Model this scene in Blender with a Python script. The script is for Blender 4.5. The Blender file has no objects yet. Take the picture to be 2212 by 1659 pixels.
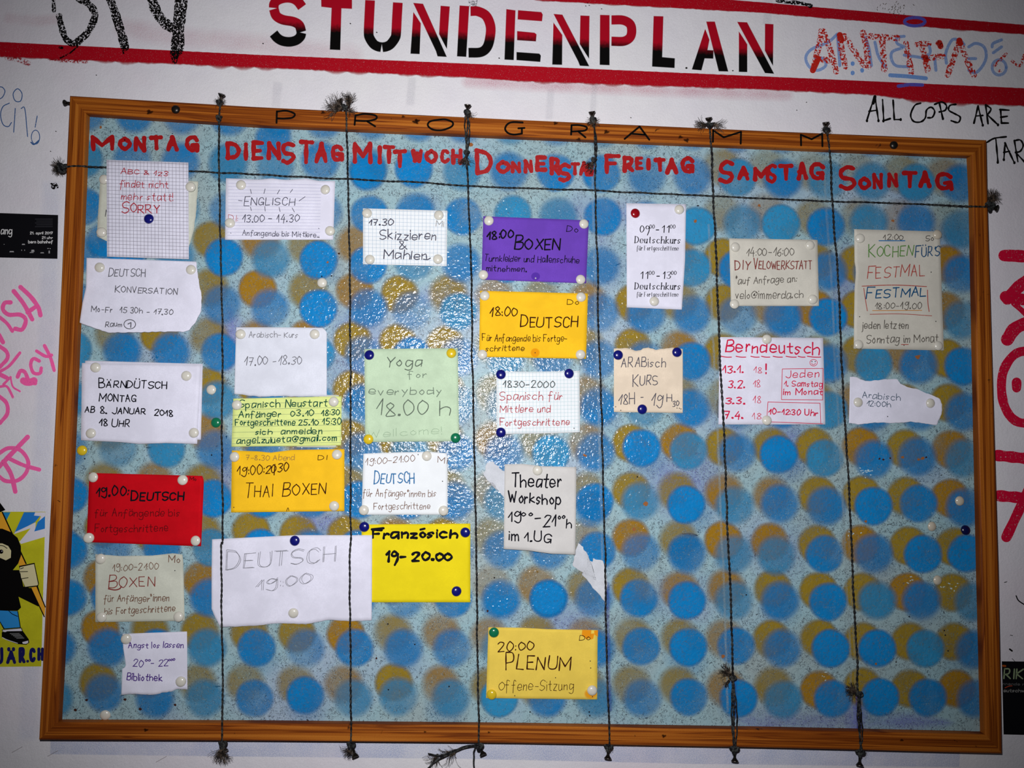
import bpy, math, random
from mathutils import Vector, Matrix, noise
from mathutils.geometry import tessellate_polygon
C = bpy.context.scene.collection
random.seed(7)
PI = math.pi
W, H, F = 2212, 1659, 1700.0

# ---------------------------------------------------------------- camera, light, exposure
CAM = Vector((0.45565078, -0.87450336 - 0.022, 0.3351001))
M = Matrix(((0.9987857, -0.0242512, -0.0428828), (-0.0443306, -0.0626982, -0.9970475), (0.021491, 0.9977378, -0.0636972)))
# rows are the world axes expressed in camera axes
X_, Y_, Z_ = M
cam_d = bpy.data.cameras.new('camera'); cam = bpy.data.objects.new('camera', cam_d); C.objects.link(cam)
cam_d.sensor_width = 36; cam_d.lens = F / W * 36; cam_d.clip_start = 0.01
mw = M.to_4x4(); mw.translation = CAM; cam.matrix_world = mw
bpy.context.scene.camera = cam

world = bpy.data.worlds.new('world'); bpy.context.scene.world = world; world.use_nodes = True
world.node_tree.nodes['Background'].inputs[0].default_value = (0.9, 0.88, 1.0, 1)
world.node_tree.nodes['Background'].inputs[1].default_value = 0.014
fl = bpy.data.lights.new('camera_flash', 'SPOT'); flo = bpy.data.objects.new('camera_flash', fl); C.objects.link(flo)
flo.location = CAM + Vector((-0.03, 0.0, 0.075)); fl.energy = 36; fl.shadow_soft_size = 0.006
fl.spot_size = math.radians(99); fl.spot_blend = 1.0; fl.color = (1.0, 0.98, 1.0)
flo.rotation_euler = (Vector((0.464, 0.0, 0.434)) - flo.location).to_track_quat('-Z', 'Y').to_euler()
vs = bpy.context.scene.view_settings
bpy.context.scene.display_settings.display_device = 'sRGB'
vs.view_transform = 'Standard'; vs.look = 'None'; vs.gamma = 1; vs.use_curve_mapping = False; vs.exposure = 0.0

def P(px, py, d=0.0):
    """point of the plane y=-d that lies under a photograph pixel"""
    dr = M @ Vector((px - W / 2, -(py - H / 2), -F))
    t = (-d - CAM.y) / dr.y
    return CAM + dr * t
D_BOARD, D_FRAME = 0.012, 0.022
PX = 0.000523                                             # metres per pixel on the board

# ---------------------------------------------------------------- materials
def newmat(name):
    m = bpy.data.materials.new(name); m.use_nodes = True
    return m, m.node_tree.nodes, m.node_tree.links, m.node_tree.nodes['Principled BSDF']
def nd(n, t, **k):
    x = n.new(t)
    for a, b in k.items(): setattr(x, a, b)
    return x
def math_(n, l, op, a, b=None, c=None, clamp=False):
    x = n.new('ShaderNodeMath'); x.operation = op; x.use_clamp = clamp
    for i, v in enumerate((a, b, c)):
        if v is None: continue
        if isinstance(v, (int, float)): x.inputs[i].default_value = v
        else: l.new(v, x.inputs[i])
    return x.outputs[0]
def noise_(n, l, scale, detail=2, rough=0.5, vec=None, dist=0.0):
    x = n.new('ShaderNodeTexNoise'); x.inputs['Scale'].default_value = scale; x.inputs['Detail'].default_value = detail
    x.inputs['Roughness'].default_value = rough; x.inputs['Distortion'].default_value = dist
    if vec is None:
        g = n.new('ShaderNodeNewGeometry'); vec = g.outputs['Position']
    l.new(vec, x.inputs['Vector'])
    return x.outputs[0]
def ramp(n, l, fac, stops, interp='LINEAR'):
    r = n.new('ShaderNodeValToRGB'); r.color_ramp.interpolation = interp
    el = r.color_ramp.elements
    while len(el) > 1: el.remove(el[-1])
    el[0].position, el[0].color = stops[0][0], tuple(stops[0][1]) + ((1,) if len(stops[0][1]) == 3 else ())
    for p, c in stops[1:]:
        e = el.new(p); e.color = tuple(c) + ((1,) if len(c) == 3 else ())
    l.new(fac, r.inputs[0]); return r.outputs[0]
def mix(n, l, fac, a, b):
    x = n.new('ShaderNodeMix'); x.data_type = 'RGBA'
    for i, v in ((0, fac), (6, a), (7, b)):
        if isinstance(v, (int, float)): x.inputs[i].default_value = v
        elif isinstance(v, tuple): x.inputs[i].default_value = v if len(v) == 4 else v + (1,)
        else: l.new(v, x.inputs[i])
    return x.outputs[2]
def bump_(n, l, b, height, strength, dist):
    x = n.new('ShaderNodeBump'); x.inputs['Strength'].default_value = strength; x.inputs['Distance'].default_value = dist
    l.new(height, x.inputs['Height']); l.new(x.outputs[0], b.inputs['Normal'])

def crackle_group():
    g = bpy.data.node_groups.new('crackle', 'ShaderNodeTree'); n, l = g.nodes, g.links
    g.interface.new_socket('Crack', in_out='OUTPUT', socket_type='NodeSocketFloat')
    g.interface.new_socket('Height', in_out='OUTPUT', socket_type='NodeSocketFloat')
    out = n.new('NodeGroupOutput')
    a = noise_(n, l, 190, 2.0, 0.6, dist=0.5)
    line = math_(n, l, 'LESS_THAN', math_(n, l, 'ABSOLUTE', math_(n, l, 'SUBTRACT', a, 0.5)), 0.014)
    a2 = noise_(n, l, 330, 1.0, 0.5)
    line2 = math_(n, l, 'LESS_THAN', math_(n, l, 'ABSOLUTE', math_(n, l, 'SUBTRACT', a2, 0.52)), 0.015)
    ln = math_(n, l, 'MAXIMUM', line, line2)
    b = noise_(n, l, 290, 1.0, 0.5, dist=0.3)
    big = noise_(n, l, 14, 2, 0.6)
    thr = math_(n, l, 'ADD', math_(n, l, 'MULTIPLY', big, -0.42), 0.675)
    msk = math_(n, l, 'GREATER_THAN', b, thr)
    l.new(math_(n, l, 'MULTIPLY', ln, msk), out.inputs[0])
    h = math_(n, l, 'ADD', noise_(n, l, 270, 2.0, 0.5), math_(n, l, 'MULTIPLY', noise_(n, l, 90, 1, 0.5), 0.4))
    l.new(h, out.inputs[1])
    return g
CRK = crackle_group()

def board_mat():
    m, n, l, b = newmat('board_paint')
    g = n.new('ShaderNodeGroup'); g.node_tree = CRK
    big = noise_(n, l, 6, 3, 0.6)
    col = ramp(n, l, big, [(0.35, (0.29, 0.36, 0.36)), (0.52, (0.27, 0.44, 0.49)), (0.68, (0.31, 0.40, 0.52))])
    sp = noise_(n, l, 900, 1, 0.5)
    col = mix(n, l, ramp(n, l, sp, [(0.35, (0, 0, 0)), (0.65, (.35, .35, .35))]), col, (0.44, 0.60, 0.64))
    col = mix(n, l, math_(n, l, 'MULTIPLY', g.outputs[0], 0.75), col, (0.018, 0.02, 0.035))
    dirt = noise_(n, l, 120, 2, 0.6, dist=0.5)
    col = mix(n, l, ramp(n, l, dirt, [(0.745, (0, 0, 0)), (0.765, (1, 1, 1))]), col, (0.02, 0.012, 0.01))
    l.new(col, b.inputs['Base Color']); b.inputs['Roughness'].default_value = 0.42; b.inputs['Specular IOR Level'].default_value = 0.22
    bump_(n, l, b, g.outputs[1], 0.5, 0.0009)
    return m
def dot_mat():
    m, n, l, b = newmat('sprayed_paint')
    at = nd(n, 'ShaderNodeAttribute', attribute_name='Col')
    g = n.new('ShaderNodeGroup'); g.node_tree = CRK
    big = noise_(n, l, 24, 2, 0.5)
    fine = noise_(n, l, 1300, 1, 0.5)
    a = math_(n, l, 'MULTIPLY', at.outputs['Alpha'], math_(n, l, 'MULTIPLY_ADD', big, 1.5, 0.25), clamp=True)
    a = math_(n, l, 'MULTIPLY', a, 1.0, clamp=True)
    # spray grain: coverage thresholds around the noise value
    a = math_(n, l, 'ADD', a, math_(n, l, 'MULTIPLY', math_(n, l, 'SUBTRACT', fine, 0.5), math_(n, l, 'MULTIPLY', math_(n, l, 'MULTIPLY', a, math_(n, l, 'SUBTRACT', 1.0, a)), 3.0)), clamp=True)
    a = math_(n, l, 'MULTIPLY', a, math_(n, l, 'SUBTRACT', 1.0, math_(n, l, 'MULTIPLY', g.outputs[0], 0.55)))
    l.new(a, b.inputs['Alpha']); l.new(at.outputs['Color'], b.inputs['Base Color'])
    b.inputs['Roughness'].default_value = 0.16; b.inputs['Specular IOR Level'].default_value = 0.5
    bump_(n, l, b, g.outputs[1], 0.75, 0.0011)
    return m
def haze_mat():
    m, n, l, b = newmat('spray_haze')
    at = nd(n, 'ShaderNodeAttribute', attribute_name='Col')
    fine = noise_(n, l, 1000, 1, 0.5); big = noise_(n, l, 30, 2, 0.5)
    a = math_(n, l, 'MULTIPLY', at.outputs['Alpha'], ramp(n, l, fine, [(0.4, (0.35, .35, .35)), (0.62, (1, 1, 1))]))
    a = math_(n, l, 'MULTIPLY', a, math_(n, l, 'MULTIPLY_ADD', big, 1.6, 0.1), clamp=True)
    l.new(a, b.inputs['Alpha']); l.new(at.outputs['Color'], b.inputs['Base Color']); b.inputs['Roughness'].default_value = 0.45
    return m
def ink_mat(name, rough=0.55, thr=None, scale=600, soft=0.03, spec=0.5, bump=None):
    m, n, l, b = newmat(name)
    at = nd(n, 'ShaderNodeAttribute', attribute_name='Col')
    a = at.outputs['Alpha']
    if thr is not None:
        nz = noise_(n, l, scale, 3, 0.65)
        a = math_(n, l, 'MULTIPLY', a, ramp(n, l, nz, [(thr - soft, (0, 0, 0)), (thr + soft, (1, 1, 1))]))
    l.new(a, b.inputs['Alpha']); l.new(at.outputs['Color'], b.inputs['Base Color'])
    b.inputs['Roughness'].default_value = rough; b.inputs['Specular IOR Level'].default_value = spec
    if bump: bump_(n, l, b, noise_(n, l, bump[0], 2, 0.6), bump[1], bump[2])
    return m
def stencil_mat():
    m, n, l, b = newmat('stencil_spray')
    at = nd(n, 'ShaderNodeAttribute', attribute_name='Col')
    f = nd(n, 'ShaderNodeAttribute', attribute_name='fade')
    nz = noise_(n, l, 260, 3, 0.6)
    v = math_(n, l, 'ADD', f.outputs['Fac'], math_(n, l, 'MULTIPLY', math_(n, l, 'SUBTRACT', nz, 0.5), 0.25))
    col = ramp(n, l, v, [(0.30, (0.40, 0.004, 0.016)), (0.52, (0.085, 0.003, 0.006)), (0.66, (0.004, 0.0035, 0.0035))])
    l.new(col, b.inputs['Base Color']); l.new(at.outputs['Alpha'], b.inputs['Alpha'])
    b.inputs['Roughness'].default_value = 0.7; b.inputs['Specular IOR Level'].default_value = 0.03
    return m
def wall_mat():
    m, n, l, b = newmat('white_plaster')
    big = noise_(n, l, 3.5, 4, 0.6); mid = noise_(n, l, 40, 3, 0.6); fine = noise_(n, l, 900, 2, 0.6)
    col = ramp(n, l, big, [(0.3, (0.80, 0.73, 0.80)), (0.5, (0.80, 0.79, 0.84)), (0.7, (0.82, 0.82, 0.83))])
    col = mix(n, l, ramp(n, l, mid, [(0.35, (.16, .16, .16)), (0.6, (0, 0, 0))]), col, (0.62, 0.60, 0.66))
    col = mix(n, l, ramp(n, l, fine, [(0.3, (.28, .28, .28)), (0.6, (0, 0, 0))]), col, (0.5, 0.47, 0.5))
    sp = noise_(n, l, 70, 2, 0.5)
    col = mix(n, l, ramp(n, l, sp, [(0.80, (0, 0, 0)), (0.815, (1, 1, 1))]), col, (0.05, 0.04, 0.04))
    l.new(col, b.inputs['Base Color']); b.inputs['Roughness'].default_value = 0.75; b.inputs['Specular IOR Level'].default_value = 0.2
    h = math_(n, l, 'ADD', noise_(n, l, 330, 3, 0.6), math_(n, l, 'MULTIPLY', noise_(n, l, 60, 2, 0.5), 1.2))
    bump_(n, l, b, h, 0.35, 0.0012)
    return m
def wood_mat():
    m, n, l, b = newmat('stained_pine')
    uv = n.new('ShaderNodeUVMap'); mp = n.new('ShaderNodeMapping'); l.new(uv.outputs[0], mp.inputs[0])
    mp.inputs['Scale'].default_value = (3.2, 260, 1)
    nz = noise_(n, l, 1.0, 2, 0.5, mp.outputs[0], 0.5)
    mp2 = n.new('ShaderNodeMapping'); l.new(uv.outputs[0], mp2.inputs[0]); mp2.inputs['Scale'].default_value = (9, 900, 1)
    n2 = noise_(n, l, 1.0, 2, 0.5, mp2.outputs[0])
    v = math_(n, l, 'ADD', math_(n, l, 'MULTIPLY', nz, 0.8), math_(n, l, 'MULTIPLY', n2, 0.2))
    ln = math_(n, l, 'ABSOLUTE', math_(n, l, 'SUBTRACT', nz, 0.47))
    col = ramp(n, l, v, [(0.34, (0.15, 0.030, 0.003)), (0.5, (0.34, 0.088, 0.008)), (0.66, (0.50, 0.165, 0.02))])
    col = mix(n, l, ramp(n, l, ln, [(0.008, (.75, .75, .75)), (0.035, (0, 0, 0))]), col, (0.11, 0.018, 0.003))
    sp = noise_(n, l, 75, 3, 0.6, dist=0.5)
    col = mix(n, l, ramp(n, l, sp, [(0.70, (0, 0, 0)), (0.75, (.9, .9, .9))]), col, (0.03, 0.008, 0.003))
    fn = noise_(n, l, 1500, 1, 0.5)
    col = mix(n, l, ramp(n, l, fn, [(0.3, (.25, .25, .25)), (0.55, (0, 0, 0))]), col, (0.08, 0.015, 0.004))
    l.new(col, b.inputs['Base Color']); b.inputs['Roughness'].default_value = 0.5; b.inputs['Specular IOR Level'].default_value = 0.1
    bump_(n, l, b, v, 0.25, 0.0006)
    return m
def paper_mat(name, col, var=0.04, rough=0.75, bump=0.25, spec=0.06):
    m, n, l, b = newmat(name)
    z = noise_(n, l, 35, 3, 0.6); f = noise_(n, l, 800, 1, 0.5)
    dk = tuple(c * (1 - 3 * var) for c in col)
    c1 = mix(n, l, ramp(n, l, z, [(0.4, (1, 1, 1)), (0.65, (0, 0, 0))]), tuple(col), dk)
    c1 = mix(n, l, ramp(n, l, f, [(0.3, (.5, .5, .5)), (0.6, (0, 0, 0))]), c1, tuple(c * (1 - 3.5 * var) for c in col))
    l.new(c1, b.inputs['Base Color']); b.inputs['Roughness'].default_value = rough; b.inputs['Specular IOR Level'].default_value = spec
    bump_(n, l, b, math_(n, l, 'ADD', noise_(n, l, 30, 2, 0.5), math_(n, l, 'MULTIPLY', noise_(n, l, 400, 1, 0.5), 0.05)), bump, 0.004)
    return m
def plain(name, col, rough=0.5, metal=0.0, spec=0.5, coat=0.0, sss=0.0, nscale=300, namt=0.15):
    m, n, l, b = newmat(name)
    z = noise_(n, l, nscale, 2, 0.6)
    c1 = mix(n, l, ramp(n, l, z, [(0.35, (namt * 3,) * 3), (0.65, (0, 0, 0))]), tuple(col), tuple(c * 0.6 for c in col))
    l.new(c1, b.inputs['Base Color']); b.inputs['Roughness'].default_value = rough; b.inputs['Metallic'].default_value = metal
    b.inputs['Specular IOR Level'].default_value = spec; b.inputs['Coat Weight'].default_value = coat; b.inputs['Coat Roughness'].default_value = 0.08
    return m
def cord_mat(name, a, c):
    m, n, l, b = newmat(name)
    z = noise_(n, l, 260, 3, 0.7)
    col = ramp(n, l, z, [(0.45, a), (0.68, c)])
    l.new(col, b.inputs['Base Color']); b.inputs['Roughness'].default_value = 0.8; b.inputs['Specular IOR Level'].default_value = 0.2
    bump_(n, l, b, noise_(n, l, 1500, 1, 0.5), 0.6, 0.0005)
    return m

M_WALL, M_BOARD, M_DOT, M_HAZE, M_WOOD = wall_mat(), board_mat(), dot_mat(), haze_mat(), wood_mat()
M_INK = ink_mat('ink', 0.7, spec=0.03)
M_BRUSH = ink_mat('brushed_enamel', 0.38, spec=0.4, bump=(260, 0.3, 0.0006))
M_PENCIL = ink_mat('pencil', 0.6, thr=0.38, scale=1400, soft=0.14, spec=0.05)
M_DRY = ink_mat('dry_marker', 0.7, thr=0.445, scale=480, soft=0.02, spec=0.02)
M_DRIER = ink_mat('worn_marker', 0.7, thr=0.50, scale=380, soft=0.025, spec=0.03)
M_SPRAY = ink_mat('stripe_spray', 0.55, thr=0.30, scale=900, soft=0.12, spec=0.08)
M_MARK = ink_mat('wall_marker', 0.5, thr=0.34, scale=500, soft=0.1, spec=0.05)
M_GLOSS = ink_mat('glossy_black_paint', 0.25, spec=0.6, bump=(120, 0.8, 0.003))
M_STEN = stencil_mat()
M_STEEL = plain('dark_steel', (0.05, 0.045, 0.04), 0.35, 0.85)
M_TRIM = plain('grey_edging', (0.26, 0.33, 0.40), 0.4)
M_CORD = cord_mat('twisted_cord', (0.006, 0.006, 0.008), (0.075, 0.08, 0.075))
M_FRAY = cord_mat('frayed_fibres', (0.010, 0.007, 0.005), (0.15, 0.11, 0.08))

# ---------------------------------------------------------------- object helpers
ORG = {}
def mk(name, verts, faces, mat, parent=None, origin=None, cols=None, fade=None, uvs=None, smooth=False):
    if parent is not None: origin = ORG[parent.name]
    elif origin is None:
        origin = sum(verts, Vector()) / max(1, len(verts))
    me = bpy.data.meshes.new(name)
    me.from_pydata([tuple(v - origin) for v in verts], [], faces)
    if cols:
        at = me.attributes.new('Col', 'FLOAT_COLOR', 'POINT')
        at.data.foreach_set('color', [x for c in cols for x in c])
    if fade:
        at = me.attributes.new('fade', 'FLOAT', 'POINT'); at.data.foreach_set('value', fade)
    if uvs:
        u = me.uv_layers.new(name='UVMap')
        for lp in me.loops: u.data[lp.index].uv = uvs[lp.vertex_index]
    me.materials.append(mat)
    if smooth: me.polygons.foreach_set('use_smooth', [True] * len(me.polygons))
    me.update()
    o = bpy.data.objects.new(name, me); C.objects.link(o)
    if parent is not None: o.parent = parent
    else: o.location = origin
    ORG[o.name] = origin
    return o
def tag(o, label=None, cat=None, group=None, kind=None):
    if label: o['label'] = label
    if cat: o['category'] = cat
    if group: o['group'] = group
    if kind: o['kind'] = kind
    return o

def catmull(p, sub=5):
    if len(p) < 3: return list(p)
    out = []
    closed = p[0] == p[-1]
    for i in range(len(p) - 1):
        p1, p2 = p[i], p[i + 1]
        p0 = p[i - 1] if i > 0 else (p[-2] if closed else (2 * p1[0] - p2[0], 2 * p1[1] - p2[1]))
        p3 = p[i + 2] if i + 2 < len(p) else (p[1] if closed else (2 * p2[0] - p1[0], 2 * p2[1] - p1[1]))
        for k in range(sub):
            t = k / sub
            out.append(tuple(0.5 * (2 * p1[j] + (p2[j] - p0[j]) * t + (2 * p0[j] - 5 * p1[j] + 4 * p2[j] - p3[j]) * t * t + (3 * p1[j] - p0[j] - 3 * p2[j] + p3[j]) * t ** 3) for j in (0, 1)))
    out.append(tuple(p[-1])); return out

class Ink:
    """strokes laid on a surface whose depth at a photo pixel is depth(px,py)"""
    def __init__(s, depth, eps=0.00015, step=0.0):
        s.v, s.f, s.c, s.d, s.eps, s.step, s.k = [], [], [], depth, eps, step, 0
        s.fade = []; s.fadef = None; s.clip = None
    def pt(s, x, y, c, a):
        if s.clip: x, y = s.clip(x, y)
        s.v.append(P(x, y, s.d(x, y) + s.eps + s.step * s.k)); s.c.append((c[0], c[1], c[2], a))
        if s.fadef: s.fade.append(s.fadef(x, y))
        return len(s.v) - 1
    def seg(s, pts, hw, col, alpha=1.0, fe=0.0, cap='round', wid=None):
        n = len(pts)
        if n < 2: return
        rows = []; dirs = []
        for i in range(n):
            a, b = pts[max(0, i - 1)], pts[min(n - 1, i + 1)]
            dx, dy = b[0] - a[0], b[1] - a[1]; L = math.hypot(dx, dy) or 1e-6
            dirs.append((dx / L, dy / L))
        for i, (x, y) in enumerate(pts):
            nx, ny = -dirs[i][1], dirs[i][0]
            w = hw if wid is None else hw * wid[i]
            r = []
            if fe > 0: r.append(s.pt(x - nx * (w + fe), y - ny * (w + fe), col, 0))
            r.append(s.pt(x - nx * w, y - ny * w, col, alpha)); r.append(s.pt(x + nx * w, y + ny * w, col, alpha))
            if fe > 0: r.append(s.pt(x + nx * (w + fe), y + ny * (w + fe), col, 0))
            rows.append(r)
        for i in range(n - 1):
            a, b = rows[i], rows[i + 1]
            for j in range(len(a) - 1): s.f.append((a[j], a[j + 1], b[j + 1], b[j]))
        for end in (0, n - 1):
            s.k += 0.3
            x, y = pts[end]; d = dirs[end]; sg = -1 if end == 0 else 1
            w = hw if wid is None else hw * wid[end]
            m = 5 if hw < 4 else 8
            nx, ny = -d[1], d[0]
            if cap == 'round':
                ci = s.pt(x, y, col, alpha); inn = []; out = []
                for k in range(m + 1):
                    t = PI * k / m; ux = nx * math.cos(t) + d[0] * sg * math.sin(t); uy = ny * math.cos(t) + d[1] * sg * math.sin(t)
                    inn.append(s.pt(x + ux * w, y + uy * w, col, alpha))
                    if fe > 0: out.append(s.pt(x + ux * (w + fe), y + uy * (w + fe), col, 0))
                for k in range(m):
                    s.f.append((ci, inn[k], inn[k + 1]))
                    if fe > 0: s.f.append((inn[k], out[k], out[k + 1], inn[k + 1]))
            elif fe > 0:
                q = rows[end]; e = [s.pt(x + nx * t * (w + fe) + d[0] * sg * fe, y + ny * t * (w + fe) + d[1] * sg * fe, col, 0) for t in (-1, -w / (w + fe), w / (w + fe), 1)]
                for j in range(3): s.f.append((q[j], q[j + 1], e[j + 1], e[j]))
        s.k += 0.4
    def stroke(s, pts, hw, col, alpha=1.0, fe=0.0, smooth=True, cap='round', wob=0.0, sub=5, taper=0.0):
        if smooth and len(pts) > 2:
            q = catmull(pts, sub)
            n = len(q); ph = random.random() * 9
            wid = [1 + wob * math.sin(ph + i * 1.3) * math.sin(ph * 2 + i * 0.37) - taper * i / n for i in range(n)] if (wob or taper) else None
            s.seg(q, hw, col, alpha, fe, cap, wid)
        else:
            for a, b in zip(pts[:-1], pts[1:]):
                L = math.hypot(b[0] - a[0], b[1] - a[1]); k = max(1, int(L / (14 if not wob else 5)))
                q = [(a[0] + (b[0] - a[0]) * i / k, a[1] + (b[1] - a[1]) * i / k) for i in range(k + 1)]
                ph = random.random() * 9
                wid = [1 + wob * math.sin(ph + i * 1.1) for i in range(k + 1)] if wob else None
                s.seg(q, hw, col, alpha, fe, cap, wid)
    def poly(s, pts, col, alpha=1.0, fe=0.0):
        area = sum(a[0] * b[1] - b[0] * a[1] for a, b in zip(pts, pts[1:] + pts[:1]))
        if area < 0: pts = pts[::-1]
        ids = [s.pt(x, y, col, alpha) for x, y in pts]
        for t in tessellate_polygon([[Vector((x, y, 0)) for x, y in pts]]): s.f.append(tuple(ids[i] for i in t))
        if fe > 0:
            n = len(pts); out = []
            for i in range(n):
                a, b, c = pts[i - 1], pts[i], pts[(i + 1) % n]
                d1 = (b[0] - a[0], b[1] - a[1]); d2 = (c[0] - b[0], c[1] - b[1])
                l1 = math.hypot(*d1) or 1; l2 = math.hypot(*d2) or 1
                n1 = (d1[1] / l1, -d1[0] / l1); n2 = (d2[1] / l2, -d2[0] / l2)
                m = (n1[0] + n2[0], n1[1] + n2[1]); q = m[0] ** 2 + m[1] ** 2 or 1
                k = min(2.0 / q, 2.0)
                out.append(s.pt(b[0] + m[0] * k * fe, b[1] + m[1] * k * fe, col, 0))
            for i in range(n): s.f.append((ids[i], ids[(i + 1) % n], out[(i + 1) % n], out[i]))
        s.k += 1
    def disc(s, x, y, rx, ry, col, alpha=1.0, fe=3.0, n=32, wob=0.0):
        c = s.pt(x, y, col, alpha); a = []; b = []; ph = random.random() * 9
        for i in range(n):
            t = 2 * PI * i / n; w = 1 + wob * math.sin(3 * t + ph) + wob * 0.6 * math.sin(5 * t + 2 * ph)
            a.append(s.pt(x + math.cos(t) * (rx * w - fe / 2), y + math.sin(t) * (ry * w - fe / 2), col, alpha))
            b.append(s.pt(x + math.cos(t) * (rx * w + fe / 2), y + math.sin(t) * (ry * w + fe / 2), col, 0))
        for i in range(n):
            j = (i + 1) % n; s.f.append((c, a[i], a[j])); s.f.append((a[i], b[i], b[j], a[j]))
        s.k += 1
    def ring(s, x, y, rx, ry, hw, col, **k):
        p = [(x + rx * math.cos(t * PI / 6), y + ry * math.sin(t * PI / 6)) for t in range(12)]
        s.stroke(p + [p[0]], hw, col, **k)
    def build(s, name, mat, parent, label=None, kind=None):
        o = mk(name, s.v, s.f, mat, parent, cols=s.c, fade=s.fade or None)
        return tag(o, label, kind=kind)

# ---------------------------------------------------------------- single stroke hand alphabet
GL = {
'A': '04-3e-64 18-58', 'B': '04-0e ~0e-4e-5c-4a-09 ~09-59-66-44-04', 'C': '~6c-4e-1d-09-15-44-66', 'D': '04-0e ~0e-4d-69-45-04',
'E': '5e-0e-04-54 09-49', 'F': '6e-0e-04 09-49', 'G': '~6c-4e-1d-09-15-44-67 38-68-64', 'H': '04-0e 64-6e 09-69', 'I': '14-1e',
'J': '~5e-57-34-06', 'K': '04-0e 6e-09-64', 'L': '0e-04-54', 'M': '04-0e-47-8e-84', 'N': '04-0e-64-6e', 'O': '~3e-0b-07-34-67-6b-3e',
'P': '04-0e ~0e-4e-5c-49-08', 'Q': '~3e-0b-07-34-67-6b-3e 46-73', 'R': '04-0e ~0e-4e-5c-49-08 28-64', 'S': '~6d-3e-0c-19-58-66-34-05',
'T': '0e-6e 3e-34', 'U': '~0e-06-34-66-6e', 'V': '0e-34-6e', 'W': '0e-24-4b-64-8e', 'X': '0e-64 6e-04', 'Y': '0e-39-6e 39-34', 'Z': '0e-6e-04-64',
'a': '~5a-1a-05-24-57 5a-54', 'b': '0e-04 ~09-4a-57-44-04', 'c': '~59-2a-07-24-55', 'd': '5e-54 ~59-1a-06-14-56', 'e': '~07-57-4a-1a-06-24-55',
'f': '~5d-3e-2c-21 09-49', 'g': '~59-1a-06-24-57 ~5a-52-30-01', 'h': '0e-04 ~08-3a-58-54', 'i': '04-0a 0c-0d', 'j': '~2a-22-00 2c-2d',
'k': '0e-04 4a-07-54', 'l': '0e-04', 'm': '0a-04 ~08-2a-38-34 ~38-5a-68-64', 'n': '0a-04 ~08-3a-48-44', 'o': '~2a-07-24-47-2a',
'p': '0a-00 ~09-3a-57-34-05', 'r': '0a-04 ~07-2a-39', 's': '~49-2a-08-36-14-05', 't': '~2d-25-44 0a-4a', 'u': '~0a-05-24-46 4a-44',
'v': '0a-24-4a', 'w': '0a-14-39-54-6a', 'x': '0a-44 4a-04', 'y': '0a-26 4a-10', 'z': '0a-4a-04-44',
'0': '~2e-0b-07-24-57-5b-2e', '1': '0b-2e-24', '2': '~0c-2e-5d-4a-04 04-54', '3': '~0d-3e-5c-29 ~29-57-34-05', '4': '3e-07-57 4a-42',
'5': '5e-1e-0a ~0a-49-57-34-05', '6': '~4e-1a-06-34-57-39-07', '7': '0e-5e-24 19-49', '8': '~2e-0c-29-55-24-05-29-4c-2e', '9': '~5b-2e-0b-29-5b ~5b-56-30',
':': '09-0a 05-06', '.': '04-14-15-05-04', ',': '05-03', '-': '08-48', '!': '0e-08 04-05', '*': '1b-1f 0c-2e 2c-0e', "'": '0e-0c', '&': '~64-0d-2e-3c-05-24-58',
'@': '~7b-4d-09-34-75 ~5a-38-47-5a-57-77-8a-7c', '_': '03-43', '+': '~2a-07-24-47-2a'}
for u, b in (('Ä', 'A'), ('Ö', 'O'), ('Ü', 'U')): GL[u] = GL[b] + ' 1g-1h 5g-5h'
for u, b in (('ä', 'a'), ('ö', 'o'), ('ü', 'u')): GL[u] = GL[b] + ' 1c-1d 4c-4d'
def parse(g):
    r = []
    for st in g.split():
        sm = st[0] == '~'; st = st.lstrip('~')
        r.append((sm, [(int(p[0], 36), int(p[1], 36) - 4) for p in st.split('-')]))
    return r
GP = {k: parse(v) for k, v in GL.items()}
GW = {k: max(p[0] for s_, q in v for p in q) for k, v in GP.items()}

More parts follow.
